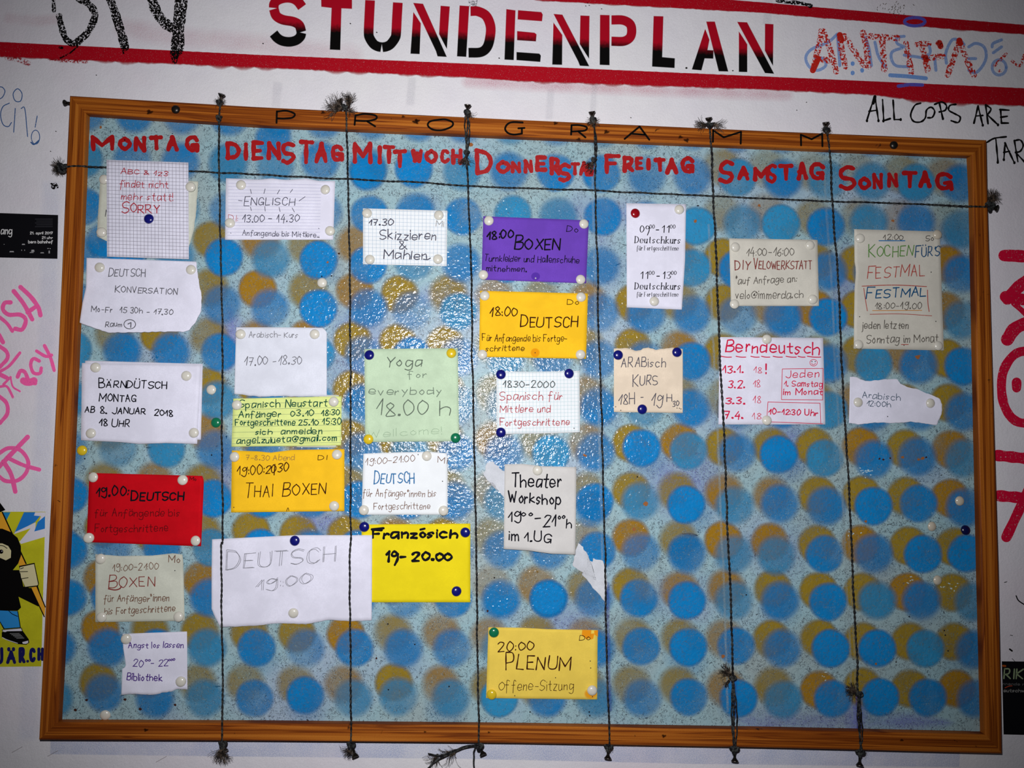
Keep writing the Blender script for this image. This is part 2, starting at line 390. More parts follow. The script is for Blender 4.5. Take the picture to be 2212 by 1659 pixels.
HAND = {'1': parse('08-3e-34'), '9': parse('~5c-2e-0b-29-5c ~5e-55-32-04')}
def text(ink, s, x0, y0, x1, y1, cap, hw, col, alpha=1.0, jit=0.75, slant=0.07, serif=False, gap=2.3, wob=0.12, fe=0.0, sc=None):
    """one line of hand lettering from baseline point (x0,y0) to (x1,y1), pixels"""
    adv = 0; lay = []; up = True
    if sc is None: sc = s.isupper() and not serif and len(s) > 3 and jit > .2
    for ch in s:
        if ch == ' ': adv += 4.0; up = True; continue
        big = 1.28 if (sc and up and ch.isalpha()) else 1.0
        lay.append((ch, adv, big)); adv += (3 if (ch == '1' and not serif and jit > .2) else GW[ch]) * (1.15 if big > 1 else 1.0) + gap; up = False
    adv -= gap; adv = max(adv, 1)
    ux = (x1 - x0) / adv; uy = cap / 10.0; L = math.hypot(x1 - x0, y1 - y0) or 1; sl = (y1 - y0) / L
    for ch, a, big in lay:
        jy = random.uniform(-1, 1) * jit * uy * 0.9; js = 1 + random.uniform(-1, 1) * jit * 0.16; jr = random.uniform(-1, 1) * jit * 0.12 + slant
        jx = random.uniform(-1, 1) * jit * ux * 0.6
        for sm, q in (HAND.get(ch) if (ch in HAND and not serif and jit > .2) else GP[ch]):
            pts = []
            for (gx, gy) in q:
                gx, gy = gx * (1.15 if big > 1 else 1.0), (gy * big - (0.6 if big > 1 else 0))
                gx2 = gx + random.uniform(-1, 1) * jit * 0.35; gy2 = gy + random.uniform(-1, 1) * jit * 0.35
                X = x0 + (a + gx2) * ux + gy2 * uy * jr + jx
                Yb = y0 + (a + gx2) * ux * sl
                pts.append((X, Yb - gy2 * uy * js + jy))
            if not serif:
                ink.stroke(pts, hw, col, alpha, smooth=sm, sub=3, wob=wob, fe=fe); continue
            qq = catmull(pts, 4) if sm else pts
            segs = [qq] if sm else [[p, r] for p, r in zip(qq[:-1], qq[1:])]
            for sg in segs:
                if len(sg) == 2: sg = [sg[0], ((sg[0][0] + sg[1][0]) / 2, (sg[0][1] + sg[1][1]) / 2), sg[1]]
                wd = []
                for i in range(len(sg)):
                    p, r = sg[max(0, i - 1)], sg[min(len(sg) - 1, i + 1)]
                    L2 = math.hypot(r[0] - p[0], r[1] - p[1]) or 1
                    wd.append(0.32 + 0.85 * abs(r[1] - p[1]) / L2)
                ink.seg(sg, hw, col, alpha, 0, 'round', wd)
            if not sm and abs(q[0][0] - q[-1][0]) < 1.1:
                for e in (0, -1):
                    if q[e][1] in (0, 6, 10) :
                        x, y = pts[e]; ink.seg([(x - 1.3 * ux, y), (x + 1.3 * ux, y)], hw * 0.4, col, alpha)

ZO = {a + b: (x, y) for a, y in (('a', 0), ('b', 400), ('c', 820), ('d', 1239)) for b, x in (('0', 0), ('1', 550), ('2', 1100), ('3', 1652))}
def Z(r, pts):
    ox, oy = ZO[r]; return [(ox + x / 3.95, oy + y / 3.95) for x, y in pts]
def zt(ink, r, s, x0, y0, x1, y1, cap, hw, col, **k):
    (a, b), (c, d) = Z(r, [(x0, y0), (x1, y1)]); text(ink, s, a, b, c, d, cap / 3.95, hw, col, **k)
def glyph_box(ink, ch, x0, y0, x1, y1, hw, col, wob=0.12, fe=0.0, jit=0.25, slope=0.0):
    w = max(GW[ch], 1)
    ys = [p[1] for s_, q in GP[ch] for p in q]; top = 10 if max(ys) <= 10.5 else max(ys)
    for sm, q in GP[ch]:
        pts = []
        for gx, gy in q:
            gx += random.uniform(-1, 1) * jit; gy += random.uniform(-1, 1) * jit
            gx = gx if GW[ch] > 1.5 else gx
            X = x0 + hw + (x1 - x0 - 2 * hw) * (gx / w if GW[ch] > 1.5 else 0.5)
            Y = y1 - hw - (y1 - y0 - 2 * hw) * gy / 10.0 + slope * (X - (x0 + x1) / 2)
            pts.append((X, Y))
        ink.stroke(pts, hw, col, smooth=sm, wob=wob, fe=fe, sub=5)

# ================================================================ the wall
c = [P(-900, -900), P(3200, -900), P(3200, 2700), P(-900, 2700)]
xs = [-1.2, 2.3]; zs = [-1.0, 1.9]
wv = [Vector((x, y, z)) for y in (0.0, 0.12) for z in zs for x in xs]
wall = mk('wall_back', wv, [(0, 1, 3, 2), (4, 6, 7, 5), (0, 4, 5, 1), (2, 3, 7, 6), (0, 2, 6, 4), (1, 5, 7, 3)], M_WALL, origin=Vector((0.5, 0, 0)))
tag(wall, 'white plaster wall covered with spray paint, stencil lettering and marker graffiti', kind='structure')
flat = lambda x, y: 0.0
RED = (0.42, 0.003, 0.012); BLK = (0.004, 0.0035, 0.0035)

def band(top, bot, col, name, label, ft, fb, jt, jb):
    k = Ink(flat, 0.0002)
    def samp(pts, x):
        for a, b in zip(pts[:-1], pts[1:]):
            if a[0] <= x <= b[0]: return a[1] + (b[1] - a[1]) * (x - a[0]) / (b[0] - a[0])
        return pts[-1][1]
    x = top[0][0]; prev = None
    while x <= top[-1][0]:
        yt = samp(top, x) + jt * (noise.noise(Vector((x * .09, 3, 0)))); yb = samp(bot, x) + jb * (noise.noise(Vector((x * .13, 0, 0))) * 1.1 + noise.noise(Vector((x * .5, 0, 4))) * 0.7 + noise.noise(Vector((x * .01, 7, 4))) * 0.25)
        r = [k.pt(x, yt - ft, col, 0), k.pt(x, yt, col, 1), k.pt(x, yb, col, 1), k.pt(x, yb + fb * (0.3 + 1.4 * abs(noise.noise(Vector((x * .02, 9, 0))))), col, 0)]
        if prev:
            for j in range(3): k.f.append((prev[j], prev[j + 1], r[j + 1], r[j]))
        prev = r; x += 2.0
    k.build(name, M_SPRAY, wall, label)
band([(500, -75), (1180, -32), (1652, 6), (1753, 15), (1905, 28), (1981, 35), (2212, 54), (2400, 70)],
     [(500, -50), (1201, 2), (1652, 27), (1779, 38), (1905, 48), (2032, 60), (2212, 73), (2400, 88)], RED, 'painted_stripe', 'red sprayed stripe above the stencilled word', 0.8, 5, 0.5, 0.6)
band([(-200, 82), (0, 91), (560, 119), (1110, 142), (1660, 166), (1905, 177), (2212, 191), (2400, 200)],
     [(-200, 112), (0, 121), (560, 144), (1018, 166), (1110, 173), (1660, 192), (1880, 203), (1930, 209), (2006, 219), (2212, 227), (2400, 236)], RED, 'painted_stripe', 'red sprayed stripe below the stencilled word', 0.8, 9, 0.5, 0.9)
hz = Ink(flat, 0.00012, 1e-5)
hz.stroke(Z('a0', [(60, 490), (150, 505), (240, 540)]), 3, RED, 0.8, fe=4)
hz.stroke(Z('a0', [(430, 500), (560, 512), (730, 520)]), 3, RED, 0.8, fe=4)
hz.build('paint_smudge', M_DRIER, wall)
hz = Ink(flat, 0.00005, 5e-6)
hz.stroke([(20, 40), (80, 45), (120, 42)], 6, (.55, .05, .12), 0.12, fe=10)
hz.stroke([(270, 62), (330, 72), (420, 84), (560, 96), (700, 112), (760, 118)], 8, (.55, .05, .12), 0.16, fe=22)
hz.stroke([(640, 190), (760, 195), (900, 200)], 6, (.5, .5, .55), 0.0, fe=12)
hz.stroke([(1010, 176), (1200, 186), (1500, 198), (1700, 204)], 3, (.6, .03, .12), 0.30, fe=15)
hz.build('overspray', M_HAZE, wall, 'faint pink overspray around the stripes')
hz = Ink(flat, 0.00004, 5e-6)
hz.seg([(110, 1612), (500, 1617), (1000, 1622), (1500, 1633), (2072, 1640)], 16, (0.42, 0.52, 0.78), 0.45, 2, 'butt')
hz.seg([(112, 400), (100, 800), (80, 1200), (60, 1590)], 12, (0.42, 0.52, 0.78), 0.16, 14, 'butt')
for x, y, L, w_ in ((890, 170, 55, 12), (600, 180, 50, 14), (1190, 195, 60, 10), (1660, 0, 50, 12), (1285, 180, 60, 8)):
    hz.seg([(x, y), (x - 4, y + L)], w_ * .5, (0.35, 0.36, 0.42), 0.16, 5, 'butt')
hz.build('paint_shade', M_HAZE, wall, 'pale bluish roller paint showing around the board')

# --- STUNDENPLAN stencil
st = Ink(flat, 0.0003, 4e-6)
st.fadef = lambda x, y: (y - (57 + 0.0587 * (x - 640))) / 52.0 + 0.5
def sp(r, pts, fe=1.2): st.poly(Z(r, pts), BLK, 1, fe)
def ss(r, pts, w=77, **k): st.stroke(Z(r, pts), w / 7.9, BLK, fe=1.2, cap='butt', sub=6, **k)
ss('a1', [(163, 64), (168, 30), (200, 0), (260, -18), (320, -14), (368, 12), (404, 58)]); ss('a1', [(165, 80), (185, 135), (240, 168), (330, 185), (380, 215), (399, 270)]); ss('a1', [(399, 282), (390, 312), (355, 343), (300, 357), (240, 350), (195, 325), (163, 288)])
sp('a1', [(570, -30), (828, -20), (828, 72), (738, 68), (728, 424), (645, 420), (660, 65), (572, 55)])
ss('a1', [(985, 5), (978, 150), (973, 280), (982, 325), (1015, 375), (1050, 396), (1078, 402)]); ss('a1', [(1222, 25), (1214, 160), (1208, 280), (1198, 325), (1160, 377), (1125, 397), (1092, 403)])
sp('a1', [(1355, 105), (1415, 200), (1405, 458), (1333, 455)]); sp('a1', [(1358, 28), (1435, 35), (1635, 482), (1563, 478), (1550, 435)]); sp('a1', [(1590, 52), (1662, 58), (1640, 415), (1577, 290)])
sp('a1', [(1752, 50), (1828, 55), (1803, 482), (1730, 478)]); ss('a1', [(1845, 95), (1905, 97), (1975, 135), (2012, 220), (2010, 310), (1985, 400), (1930, 445), (1828, 450)])
st.poly([(1094.5, 20.5), (1112.7, 23), (1109, 129), (1090.5, 128)], BLK, 1, 1.2)
sp('a2', [(78, 90), (272, 106), (283, 125), (277, 178), (75, 163)]); sp('a2', [(70, 268), (215, 282), (230, 295), (225, 350), (70, 340)]); sp('a2', [(65, 447), (255, 460), (267, 475), (262, 525), (65, 510)])
sp('a2', [(378, 195), (450, 300), (448, 550), (370, 548)]); sp('a2', [(383, 122), (452, 128), (678, 562), (605, 558), (590, 520)]); sp('a2', [(610, 135), (682, 138), (680, 498), (605, 375)])
sp('a2', [(778, 130), (853, 132), (853, 553), (775, 550)]); ss('a2', [(875, 170), (970, 172), (1030, 205), (1045, 262), (1030, 320), (975, 352), (875, 352)], 73)
sp('a2', [(1235, 140), (1312, 142), (1302, 490), (1410, 500), (1408, 577), (1222, 565)])
sp('a2', [(1672, 250), (1705, 340), (1688, 430), (1740, 432), (1738, 497), (1665, 495), (1638, 597), (1562, 590)]); sp('a2', [(1685, 187), (1752, 187), (1865, 607), (1790, 605)])
sp('a2', [(1960, 270), (2028, 380), (2028, 612), (1962, 610)]); st.poly([(1593.7, 48), (1613.4, 49), (1671, 158.5), (1653, 157), (1648, 148)], BLK, 1, 1.2); st.poly([(1653.3, 52), (1670, 53), (1669.7, 141.8), (1653, 109)], BLK, 1, 1.2)
for x, y, r in ((1512, 580, 9), (1908, 603, 6)):
    (a, b), = Z('a2', [(x, y)]); st.disc(a, b, r / 3.9, r / 5, BLK, 1, 1)
st.build('stencil_lettering', M_STEN, wall, 'large stencilled word fading from red to black')

# --- DIY
g = Ink(flat, 0.00025, 5e-6)
def gs(r, pts, w, col, **k): g.stroke(Z(r, pts), w / 7.9, col, **k)
for p_, w_ in (([(455, -40), (460, 90)], 26), ([(505, 140), (525, 230), (560, 330), (620, 375)], 44), ([(670, -10), (740, 20), (800, 90), (805, 160), (745, 280), (650, 365)], 50), ([(935, -30), (1000, 170), (1040, 300), (1065, 400)], 62),
             ([(1290, -20), (1340, 110), (1410, 200), (1470, 240)], 72), ([(1550, -30), (1530, 180), (1512, 425)], 88)):
    gs('a0', p_, w_ * 1.15, BLK, wob=0.15, fe=0.6)
g.build('graffiti', M_DRY, wall, 'chalky black crayon letters DIY')
g = Ink(flat, 0.0005, 5e-6)
gs('a0', [(680, 380), (600, 450), (515, 495)], 14, BLK); gs('a0', [(510, 405), (530, 408)], 22, BLK); gs('a0', [(1048, 435), (1055, 455)], 14, BLK); gs('a0', [(1490, 450), (1490, 525)], 62, BLK, wob=.3)
gs('a3', [(110, 2), (200, 20), (300, 25), (390, 50)], 30, BLK, wob=.4)
for x, y in ((440, 1575), (470, 1570)): gs('a0', [(x, y), (x + 15, y + 25)], 30, BLK)
gs('b0', [(440, 0), (460, 25)], 22, BLK)
g.build('graffiti', M_DRY, wall, 'small black crayon smudges')
# --- red worn letters
g = Ink(flat, 0.0003, 5e-6); R2 = (0.55, 0.02, 0.012)
for p_ in ([(485, 265), (465, 380), (410, 600)], [(500, 270), (560, 430), (610, 610)], [(430, 500), (580, 520)], [(640, 300), (655, 420), (690, 570)], [(680, 310), (780, 460), (850, 560)], [(838, 280), (868, 420), (885, 570)],
          [(900, 310), (1130, 325)], [(1000, 330), (1020, 590)], [(1205, 370), (1250, 620)], [(1335, 375), (1390, 600)], [(1300, 378), (1400, 375)], [(1480, 370), (1500, 385)], [(1370, 500), (1520, 480)], [(1660, 350), (1610, 500), (1560, 640)], [(1660, 350), (1720, 500), (1785, 640)],
          [(1960, 560), (2060, 460)], [(2000, 600), (2010, 610)], [(2110, 520), (2175, 560), (2215, 470)]):
    gs('a3', p_, 52 if p_[0][0] < 1900 else 26, R2, wob=.1)
g.build('graffiti', M_DRIER, wall, 'worn red marker letters ANTIFA')
g = Ink(flat, 0.00034, 5e-6)
for p_ in ([(455, 500), (410, 600)], [(640, 300), (655, 340)], [(1660, 345), (1668, 370)], [(1490, 365), (1500, 395)], [(1370, 490), (1378, 510)]): gs('a3', p_, 50, R2)
g.build('graffiti', M_MARK, wall)
g = Ink(flat, 0.00022, 5e-6); B2 = (0.16, 0.36, 0.80)
for p_ in ([(620, 290), (540, 360), (400, 420), (350, 490), (380, 570), (450, 600), (520, 560), (500, 500), (430, 495)], [(620, 300), (635, 480), (640, 560)], [(860, 320), (890, 420), (910, 560)], [(940, 360), (970, 480), (1030, 570)],
          [(1190, 310), (1130, 320), (1130, 370), (1190, 400)], [(1170, 410), (1090, 440), (1080, 500), (1120, 560), (1230, 570)], [(1190, 470), (1400, 500)], [(1400, 380), (1410, 450), (1350, 500)], [(1450, 500), (1460, 600)],
          [(1550, 540), (1545, 450), (1600, 340), (1670, 350), (1700, 380)], [(1740, 400), (1800, 370), (1870, 400), (1890, 480), (1860, 560), (1800, 620), (1740, 600)], [(1740, 500), (1800, 500)], [(1940, 400), (1950, 370), (2020, 340)], [(1950, 450), (2020, 400)]):
    gs('a3', p_, 26, B2, alpha=0.55)
for x, y, rx, ry in ((2000, 575, 60, 65),):
    (a, b), = Z('a3', [(x, y)]); g.ring(a, b, rx / 3.95, ry / 3.95, 3.2, B2, alpha=0.5)
for x, y in ((750, 540), (750, 620), (830, 598)): gs('a3', [(x, y), (x, y + 5)], 34, B2, alpha=.8)
gs('a3', [(1070, 642), (1220, 652), (1375, 668)], 34, B2, alpha=0.75)
g.build('graffiti', M_MARK, wall, 'light blue marker scrawl under the red letters')
g = Ink(flat, 0.0006, 5e-6)
(a, b), = Z('a3', [(1280, 185)]); g.ring(a, b, 22, 9, 3.4, (0.10, 0.11, 0.55), alpha=0.85)
gs('a3', [(1140, 735), (1240, 722), (1345, 725)], 30, (0.10, 0.11, 0.55), alpha=0.8)
g.build('graffiti', M_MARK, wall, 'blue marker ring and dash over the red stripes')
# --- ALL COPS ARE / TAR
g = Ink(flat, 0.0005, 5e-6)
for p_ in ([(870, 1030), (905, 920), (940, 820)], [(940, 820), (970, 1030)], [(890, 950), (960, 940)], [(1005, 850), (1015, 1030)], [(1015, 1030), (1070, 1012)], [(1095, 855), (1105, 1020)], [(1105, 1020), (1160, 1020)],
          [(1330, 880), (1280, 900), (1245, 980), (1270, 1035), (1330, 1040), (1370, 1005), (1380, 940), (1420, 915), (1450, 950), (1430, 1000), (1390, 1005)], [(1490, 880), (1520, 1015)], [(1450, 890), (1510, 870), (1550, 900), (1540, 940), (1490, 955)],
          [(1630, 890), (1580, 900), (1570, 940), (1620, 970), (1668, 1000), (1650, 1045), (1590, 1030)], [(1785, 1050), (1820, 905)], [(1820, 905), (1860, 1070)], [(1800, 990), (1860, 985)], [(1885, 900), (1905, 1055)],
          [(1885, 895), (1930, 930), (1900, 980)], [(1900, 980), (1990, 1065)], [(2085, 940), (2005, 935)], [(2012, 935), (2020, 1050)], [(2020, 1050), (2078, 1050)], [(2015, 1000), (2070, 992)],
          [(1895, 1215), (1960, 1180), (2060, 1167)], [(1972, 1190), (1990, 1385)], [(2040, 1365), (2050, 1220)], [(2050, 1220), (2130, 1390)], [(2040, 1300), (2090, 1290)], [(2130, 1200), (2160, 1380)], [(2130, 1200), (2180, 1195), (2205, 1240), (2180, 1290), (2140, 1300)], [(2140, 1300), (2215, 1380)], [(2260, 1220), (2270, 1400)]):
    gs('a3', p_, 15, BLK, wob=0.25)
for x, y in ((872, 1030), (970, 1030), (1012, 1032), (1160, 1020), (1860, 1068), (1990, 1065), (1988, 1385), (2130, 1388), (2040, 1362), (1520, 1012)): gs('a3', [(x, y - 3), (x, y + 3)], 21, BLK)
gs('a3', [(940, 825), (925, 880)], 28, BLK)
g.build('graffiti', M_GLOSS, wall, 'glossy black painted words ALL COPS ARE')
# --- left blue pen
g = Ink(flat, 0.0003, 5e-6); B3 = (0.05, 0.13, 0.33)
for p_ in ([(-20, 740), (20, 745), (42, 780), (20, 830), (-20, 850)], [(150, 757), (112, 800), (130, 860), (175, 862), (188, 800), (150, 757)], [(80, 880), (25, 910), (5, 980), (25, 1060), (70, 1080), (98, 1045)], [(130, 925), (117, 1128)], [(180, 925), (212, 930), (235, 1165)], [(317, 990), (300, 1085)]):
    gs('a0', p_, 8, B3)
(a, b), = Z('a0', [(303, 1170)]); g.ring(a, b, 9, 15, 0.9, B3); gs('a0', [(265, 1215), (290, 1232), (330, 1200)], 12, B3)
g.build('graffiti', M_MARK, wall, 'thin blue pen letters left of the board')
# --- pink marker
g = Ink(flat, 0.0003, 5e-6); PK = (1.0, 0.13, 0.42)
for r, p_, w_ in (('b0', [(118, 905), (200, 1010), (275, 1145)], 38), ('b0', [(175, 870), (260, 950), (325, 1040), (345, 1110)], 38), ('b0', [(235, 1085), (315, 1030)], 36),
    ('b0', [(90, 1000), (40, 1005), (25, 1060), (75, 1105), (170, 1105), (220, 1150), (190, 1230), (130, 1225)], 36), ('b0', [(-10, 1120), (60, 1180), (105, 1245)], 30), ('b0', [(-10, 1280), (25, 1340)], 40),
    ('b0', [(-10, 1370), (55, 1420), (62, 1480), (0, 1550)], 34), ('b0', [(0, 1590), (80, 1540), (170, 1430)], 26), ('b0', [(-10, 1610), (60, 1645)], 36),
    ('b0', [(335, 1500), (285, 1480), (262, 1530), (285, 1600), (340, 1605), (352, 1560)], 30), ('b0', [(380, 1370), (430, 1470), (462, 1580)], 30), ('b0', [(312, 1415), (390, 1460), (440, 1450)], 28), ('b0', [(150, 1635), (175, 1585), (215, 1600), (250, 1680), (300, 1690)], 34),
    ('c0', [(200, 10), (240, 25), (290, 10)], 60), ('c0', [(90, -20), (110, 60), (170, 100)], 16), ('c0', [(0, 60), (60, 60), (110, 150)], 22), ('c0', [(30, 40), (90, -20)], 22), ('c0', [(-10, 140), (55, 200), (62, 290), (0, 370)], 34),
    ('c0', [(-10, 745), (110, 620), (235, 490)], 40), ('c0', [(30, 700), (95, 810), (130, 955)], 40), ('c0', [(60, 665), (200, 730), (335, 768)], 34), ('c0', [(-10, 630), (70, 585), (170, 600), (238, 690), (225, 790), (150, 860), (50, 865), (-10, 825)], 34)):
    gs(r, p_, w_, PK, wob=.06)
g.build('graffiti', M_MARK, wall, 'bright pink marker scrawl with an encircled letter A')
# --- crimson marker on the right
g = Ink(flat, 0.0003, 5e-6); CR = (0.62, 0.005, 0.04)
for p_, w_ in (([(2169, 552), (2200, 553), (2240, 557)], 13), ([(2176, 646), (2200, 620), (2240, 590)], 13), ([(2172, 641), (2240, 652)], 12), ([(2190, 655), (2240, 700)], 6), ([(2176, 733), (2195, 708), (2240, 690)], 14),
              ([(2240, 758), (2196, 763), (2168, 800), (2164, 850), (2176, 890), (2200, 912), (2240, 914)], 10), ([(2196, 826), (2196, 838)], 10), ([(2156, 984), (2240, 993)], 12), ([(2158, 1071), (2240, 1078)], 12), ([(2226, 1050), (2200, 1105), (2174, 1160)], 11)):
    g.stroke(p_, w_, CR, wob=.06)
g.build('graffiti', M_MARK, wall, 'thick crimson marker letters right of the board')
g = Ink(flat, 0.0003, 5e-6)
for p_, w_ in (([(510, 92), (530, 73)], 10), ([(2145, 190), (2165, 230), (2215, 265)], 10), ([(2090, 645), (2110, 660)], 14), ([(2095, 525), (2115, 530)], 5), ([(2045, 75), (2065, 70)], 6), ([(2110, 725), (2135, 750)], 4)): gs('d3', p_, w_, BLK)
for x, y in ((820, 640), (430, 1290), (475, 1120)): gs('a0', [(x, y), (x + 4, y + 2)], 7, BLK)
for x, y in ((355, 872), (272, 940)): gs('a3', [(x, y), (x + 3, y)], 7, BLK)
for x, y in ((70, 370), (1040, 275), (2085, 495), (815, 200)): gs('a1', [(x, y), (x + 4, y + 2)], 9, BLK)
for x, y in ((1035, 1003), (785, 75), (665, 25), (680, 45), (650, 50)): gs('a2', [(x, y), (x + 6, y + 2)], 6, BLK)
for i in range(34):
    x = random.gauss(1100, 60); y = random.gauss(70, 28); gs('a3', [(x, y), (x + random.uniform(-12, 12), y + 9)], 5, (0.12, 0.1, 0.08), alpha=.8)
for x, y in ((100, 1528), (405, 1560), (1330, 1610)): gs('d0', [(x, y), (x + 90, y - 50)], 3, (.25, .22, .22))
g.build('scuff_marks', M_INK, wall, None, 'stuff')
g = Ink(flat, 0.0003, 5e-6)
for i in range(3): gs('a1', [(1840 + 25 * i, -10), (1835 + 24 * i, 45)], 26, (.25, .25, .27), alpha=.7)
g.build('graffiti', M_DRIER, wall)

# ================================================================ stickers and poster on the wall
def quad_sheet(name, q, d, mat, label, cat, th=0.0003, group=None):
    f = [P(x, y, d) for x, y in q]; b = [P(x, y, d - th) for x, y in q]
    o = mk(name, f + b, [(0, 1, 2, 3), (7, 6, 5, 4), (0, 4, 5, 1), (1, 5, 6, 2), (2, 6, 7, 3), (3, 7, 4, 0)], mat)
    return tag(o, label, cat, group)
M_BLKP = paper_mat('black_sticker', (0.006, 0.006, 0.008), 0.02, 0.5, 0.05)
s1 = quad_sheet('sticker', [(-150, 455), (125.5, 464.5), (124, 559), (-150, 553)], 0.0005, M_BLKP, 'black event sticker with white print on the wall left of the board', 'sticker')
d5 = lambda x, y: 0.0005
g = Ink(d5, 0.0001); WH = (0.75, 0.75, 0.75)
zt(g, 'b0', 'ang', 8, 417, 100, 417, 62, 0.9, WH, jit=0.05)
zt(g, 'b0', 'vollgesich', -560, 417, -18, 417, 62, 0.9, WH, jit=0.05) if False else None
zt(g, 'b0', '21. april 2017', 256, 418, 448, 418, 20, 0.55, WH, jit=0.05); zt(g, 'b0', '21 uhr', 358, 458, 448, 458, 20, 0.55, WH, jit=0.05); zt(g, 'b0', 'bern bahnhof', 241, 495, 448, 495, 24, 0.6, WH, jit=0.05)
DG = (0.05, 0.05, 0.06)
for i in range(5): g.seg(Z('b0', [(300 + 12 * (i % 2), 290 + 16 * i), (448, 290 + 16 * i)]), .5, DG)
for x, y, w_, h_ in ((100, 567, 20, 5), (200, 505, 14, 5), (280, 560, 14, 9), (360, 577, 16, 4), (420, 570, 6, 12), (35, 505, 3, 3), (185, 555, 3, 5), (210, 555, 3, 5), (410, 540, 7, 3), (428, 541, 5, 3), (270, 575, 18, 3)):
    (a, b), = Z('b0', [(x, y)]); g.poly([(a - w_ / 3.95, b + h_ / 4), (a + w_ / 3.95, b + h_ / 4), (a + w_ / 5, b - h_ / 4), (a - w_ / 5, b - h_ / 4)], (.35, .35, .36))
g.build('printed_text', M_INK, s1)
s2 = quad_sheet('sticker', [(2164, 1428.5), (2330, 1430), (2330, 1590), (2168, 1586.5)], 0.0005, M_BLKP, 'black sticker with pale green letters on the wall right of the board', 'sticker')
g = Ink(d5, 0.0001); GN = (0.25, 0.32, 0.18)
zt(g, 'd3', 'RIK', 2040, 895, 2200, 898, 82, 1.5, GN, jit=.03); zt(g, 'd3', 'nnende n', 2030, 950, 2215, 955, 22, .5, (.12, .12, .12), jit=.1); zt(g, 'd3', 'eutschw', 2038, 1010, 2215, 1012, 26, .7, (.25, .25, .24), jit=.05)
g.stroke(Z('d3', [(2033, 787), (2052, 789)]), 2.2, (.35, .07, .01)); g.stroke(Z('d3', [(2050, 975), (2080, 962), (2110, 958)]), .9, (.4, .05, .02))
g.build('printed_text', M_INK, s2)
M_YEL = paper_mat('poster_yellow', (0.60, 0.58, 0.02), 0.05, 0.5, 0.05)
s3 = quad_sheet('poster', [(-160, 1105), (98, 1105.5), (89, 1439.5), (-160, 1442)], 0.0005, M_YEL, 'yellow poster of a hooded cartoon figure carrying a pole, left of the board', 'poster')
g = Ink(d5, 0.00008, 8e-6)
BL, WT, OR, SK = (0.02, 0.20, 0.62), (0.72, 0.70, 0.78), (0.80, 0.38, 0.03), (0.68, 0.62, 0.36)
def pp(r, pts, col): g.poly(Z(r, pts), col)
pp('c0', [(-100, 1132), (90, 1132), (40, 1240), (-100, 1300)], (0.02, .25, .55)); pp('c0', [(90, 1132), (200, 1132), (110, 1300), (60, 1300), (40, 1230)], (0.60, .58, .02))
pp('c0', [(205, 1132), (305, 1132), (290, 1160), (345, 1160), (300, 1215), (120, 1315)], BL); pp('c0', [(300, 1132), (386, 1132), (382, 1342), (180, 1402), (165, 1385), (262, 1268), (120, 1318), (130, 1300), (305, 1218), (300, 1290), (320, 1240), (350, 1165), (290, 1160)], WT)
pp('c0', [(322, 1215), (384, 1165), (383, 1272), (292, 1296)], BL)
pp('c0', [(-20, 1132), (20, 1132), (225, 1575), (175, 1600), (-20, 1250)], OR)
g.stroke(Z('c0', [(20, 1132), (222, 1570)]), 1.4, BLK); 
pp('c0', [(0, 1050), (46, 1112), (5, 1130), (-60, 1130), (-60, 1040)], BLK)
pp('c0', [(-60, 1270), (20, 1272), (90, 1300), (150, 1350), (178, 1420), (180, 1500), (155, 1570), (110, 1625), (180, 1660), (200, 1800), (-60, 1800)], BLK)
pp('c0', [(-60, 1395), (20, 1398), (70, 1420), (95, 1460), (92, 1520), (50, 1542), (0, 1520), (-60, 1500)], SK)
g.stroke(Z('c0', [(0, 1415), (30, 1420), (60, 1440)]), .8, BLK); (a, b), = Z('c0', [(10, 1468)]); g.disc(a, b, 4.5, 4.5, BLK, 1, .5); (a, b), = Z('c0', [(16, 1464)]); g.disc(a, b, 1, 1, WT, 1, .3)
pp('d0', [(-60, -30), (170, -30), (200, 110), (265, 125), (325, 110), (350, 190), (328, 282), (158, 198), (180, 290), (150, 318), (-60, 312)], BLK)
pp('d0', [(262, 122), (314, 108), (386, 290), (380, 370), (350, 320)], OR); g.stroke(Z('d0', [(264, 125), (378, 368)]), 1.2, BLK); g.stroke(Z('d0', [(314, 108), (386, 285)]), 1.2, BLK)
pp('c0', [(162, 1590), (295, 1563), (332, 1740), (325, 1765), (212, 1778), (172, 1660)], BLK); pp('c0', [(170, 1600), (290, 1574), (325, 1745), (318, 1756), (215, 1768), (180, 1690), (175, 1655), (165, 1640)], SK)
for p_ in ([(165, 1640), (235, 1638)], [(175, 1615), (200, 1605)], [(180, 1700), (240, 1690)]): g.stroke(Z('c0', p_), .8, BLK)
pp('d0', [(-60, 310), (155, 320), (178, 462), (30, 475), (-10, 400), (-60, 350)], BLK); pp('d0', [(-60, 312), (148, 322), (170, 458), (38, 468), (-5, 398), (-60, 340)], (0.03, .28, .68))
g.stroke(Z('d0', [(75, 318), (105, 345), (150, 365)]), .8, BLK)
pp('d0', [(15, 478), (185, 462), (195, 492), (110, 500), (22, 502)], BLK); pp('d0', [(22, 482), (180, 468), (188, 490), (60, 492), (45, 500), (25, 495)], WT)
pp('d0', [(15, 500), (195, 490), (245, 560), (250, 590), (225, 607), (150, 602), (60, 570), (15, 545)], BLK); pp('d0', [(190, 585), (240, 572), (240, 592), (220, 600), (195, 598)], WT); g.stroke(Z('d0', [(20, 545), (60, 565), (150, 595)]), .7, WT)
for i in range(5): g.stroke(Z('d0', [(85 + 14 * i, 512 + 10 * i), (165 + 10 * i, 510 + 10 * i)]), .5, (.3, .3, .3))
NV = (0.012, 0.012, 0.11)
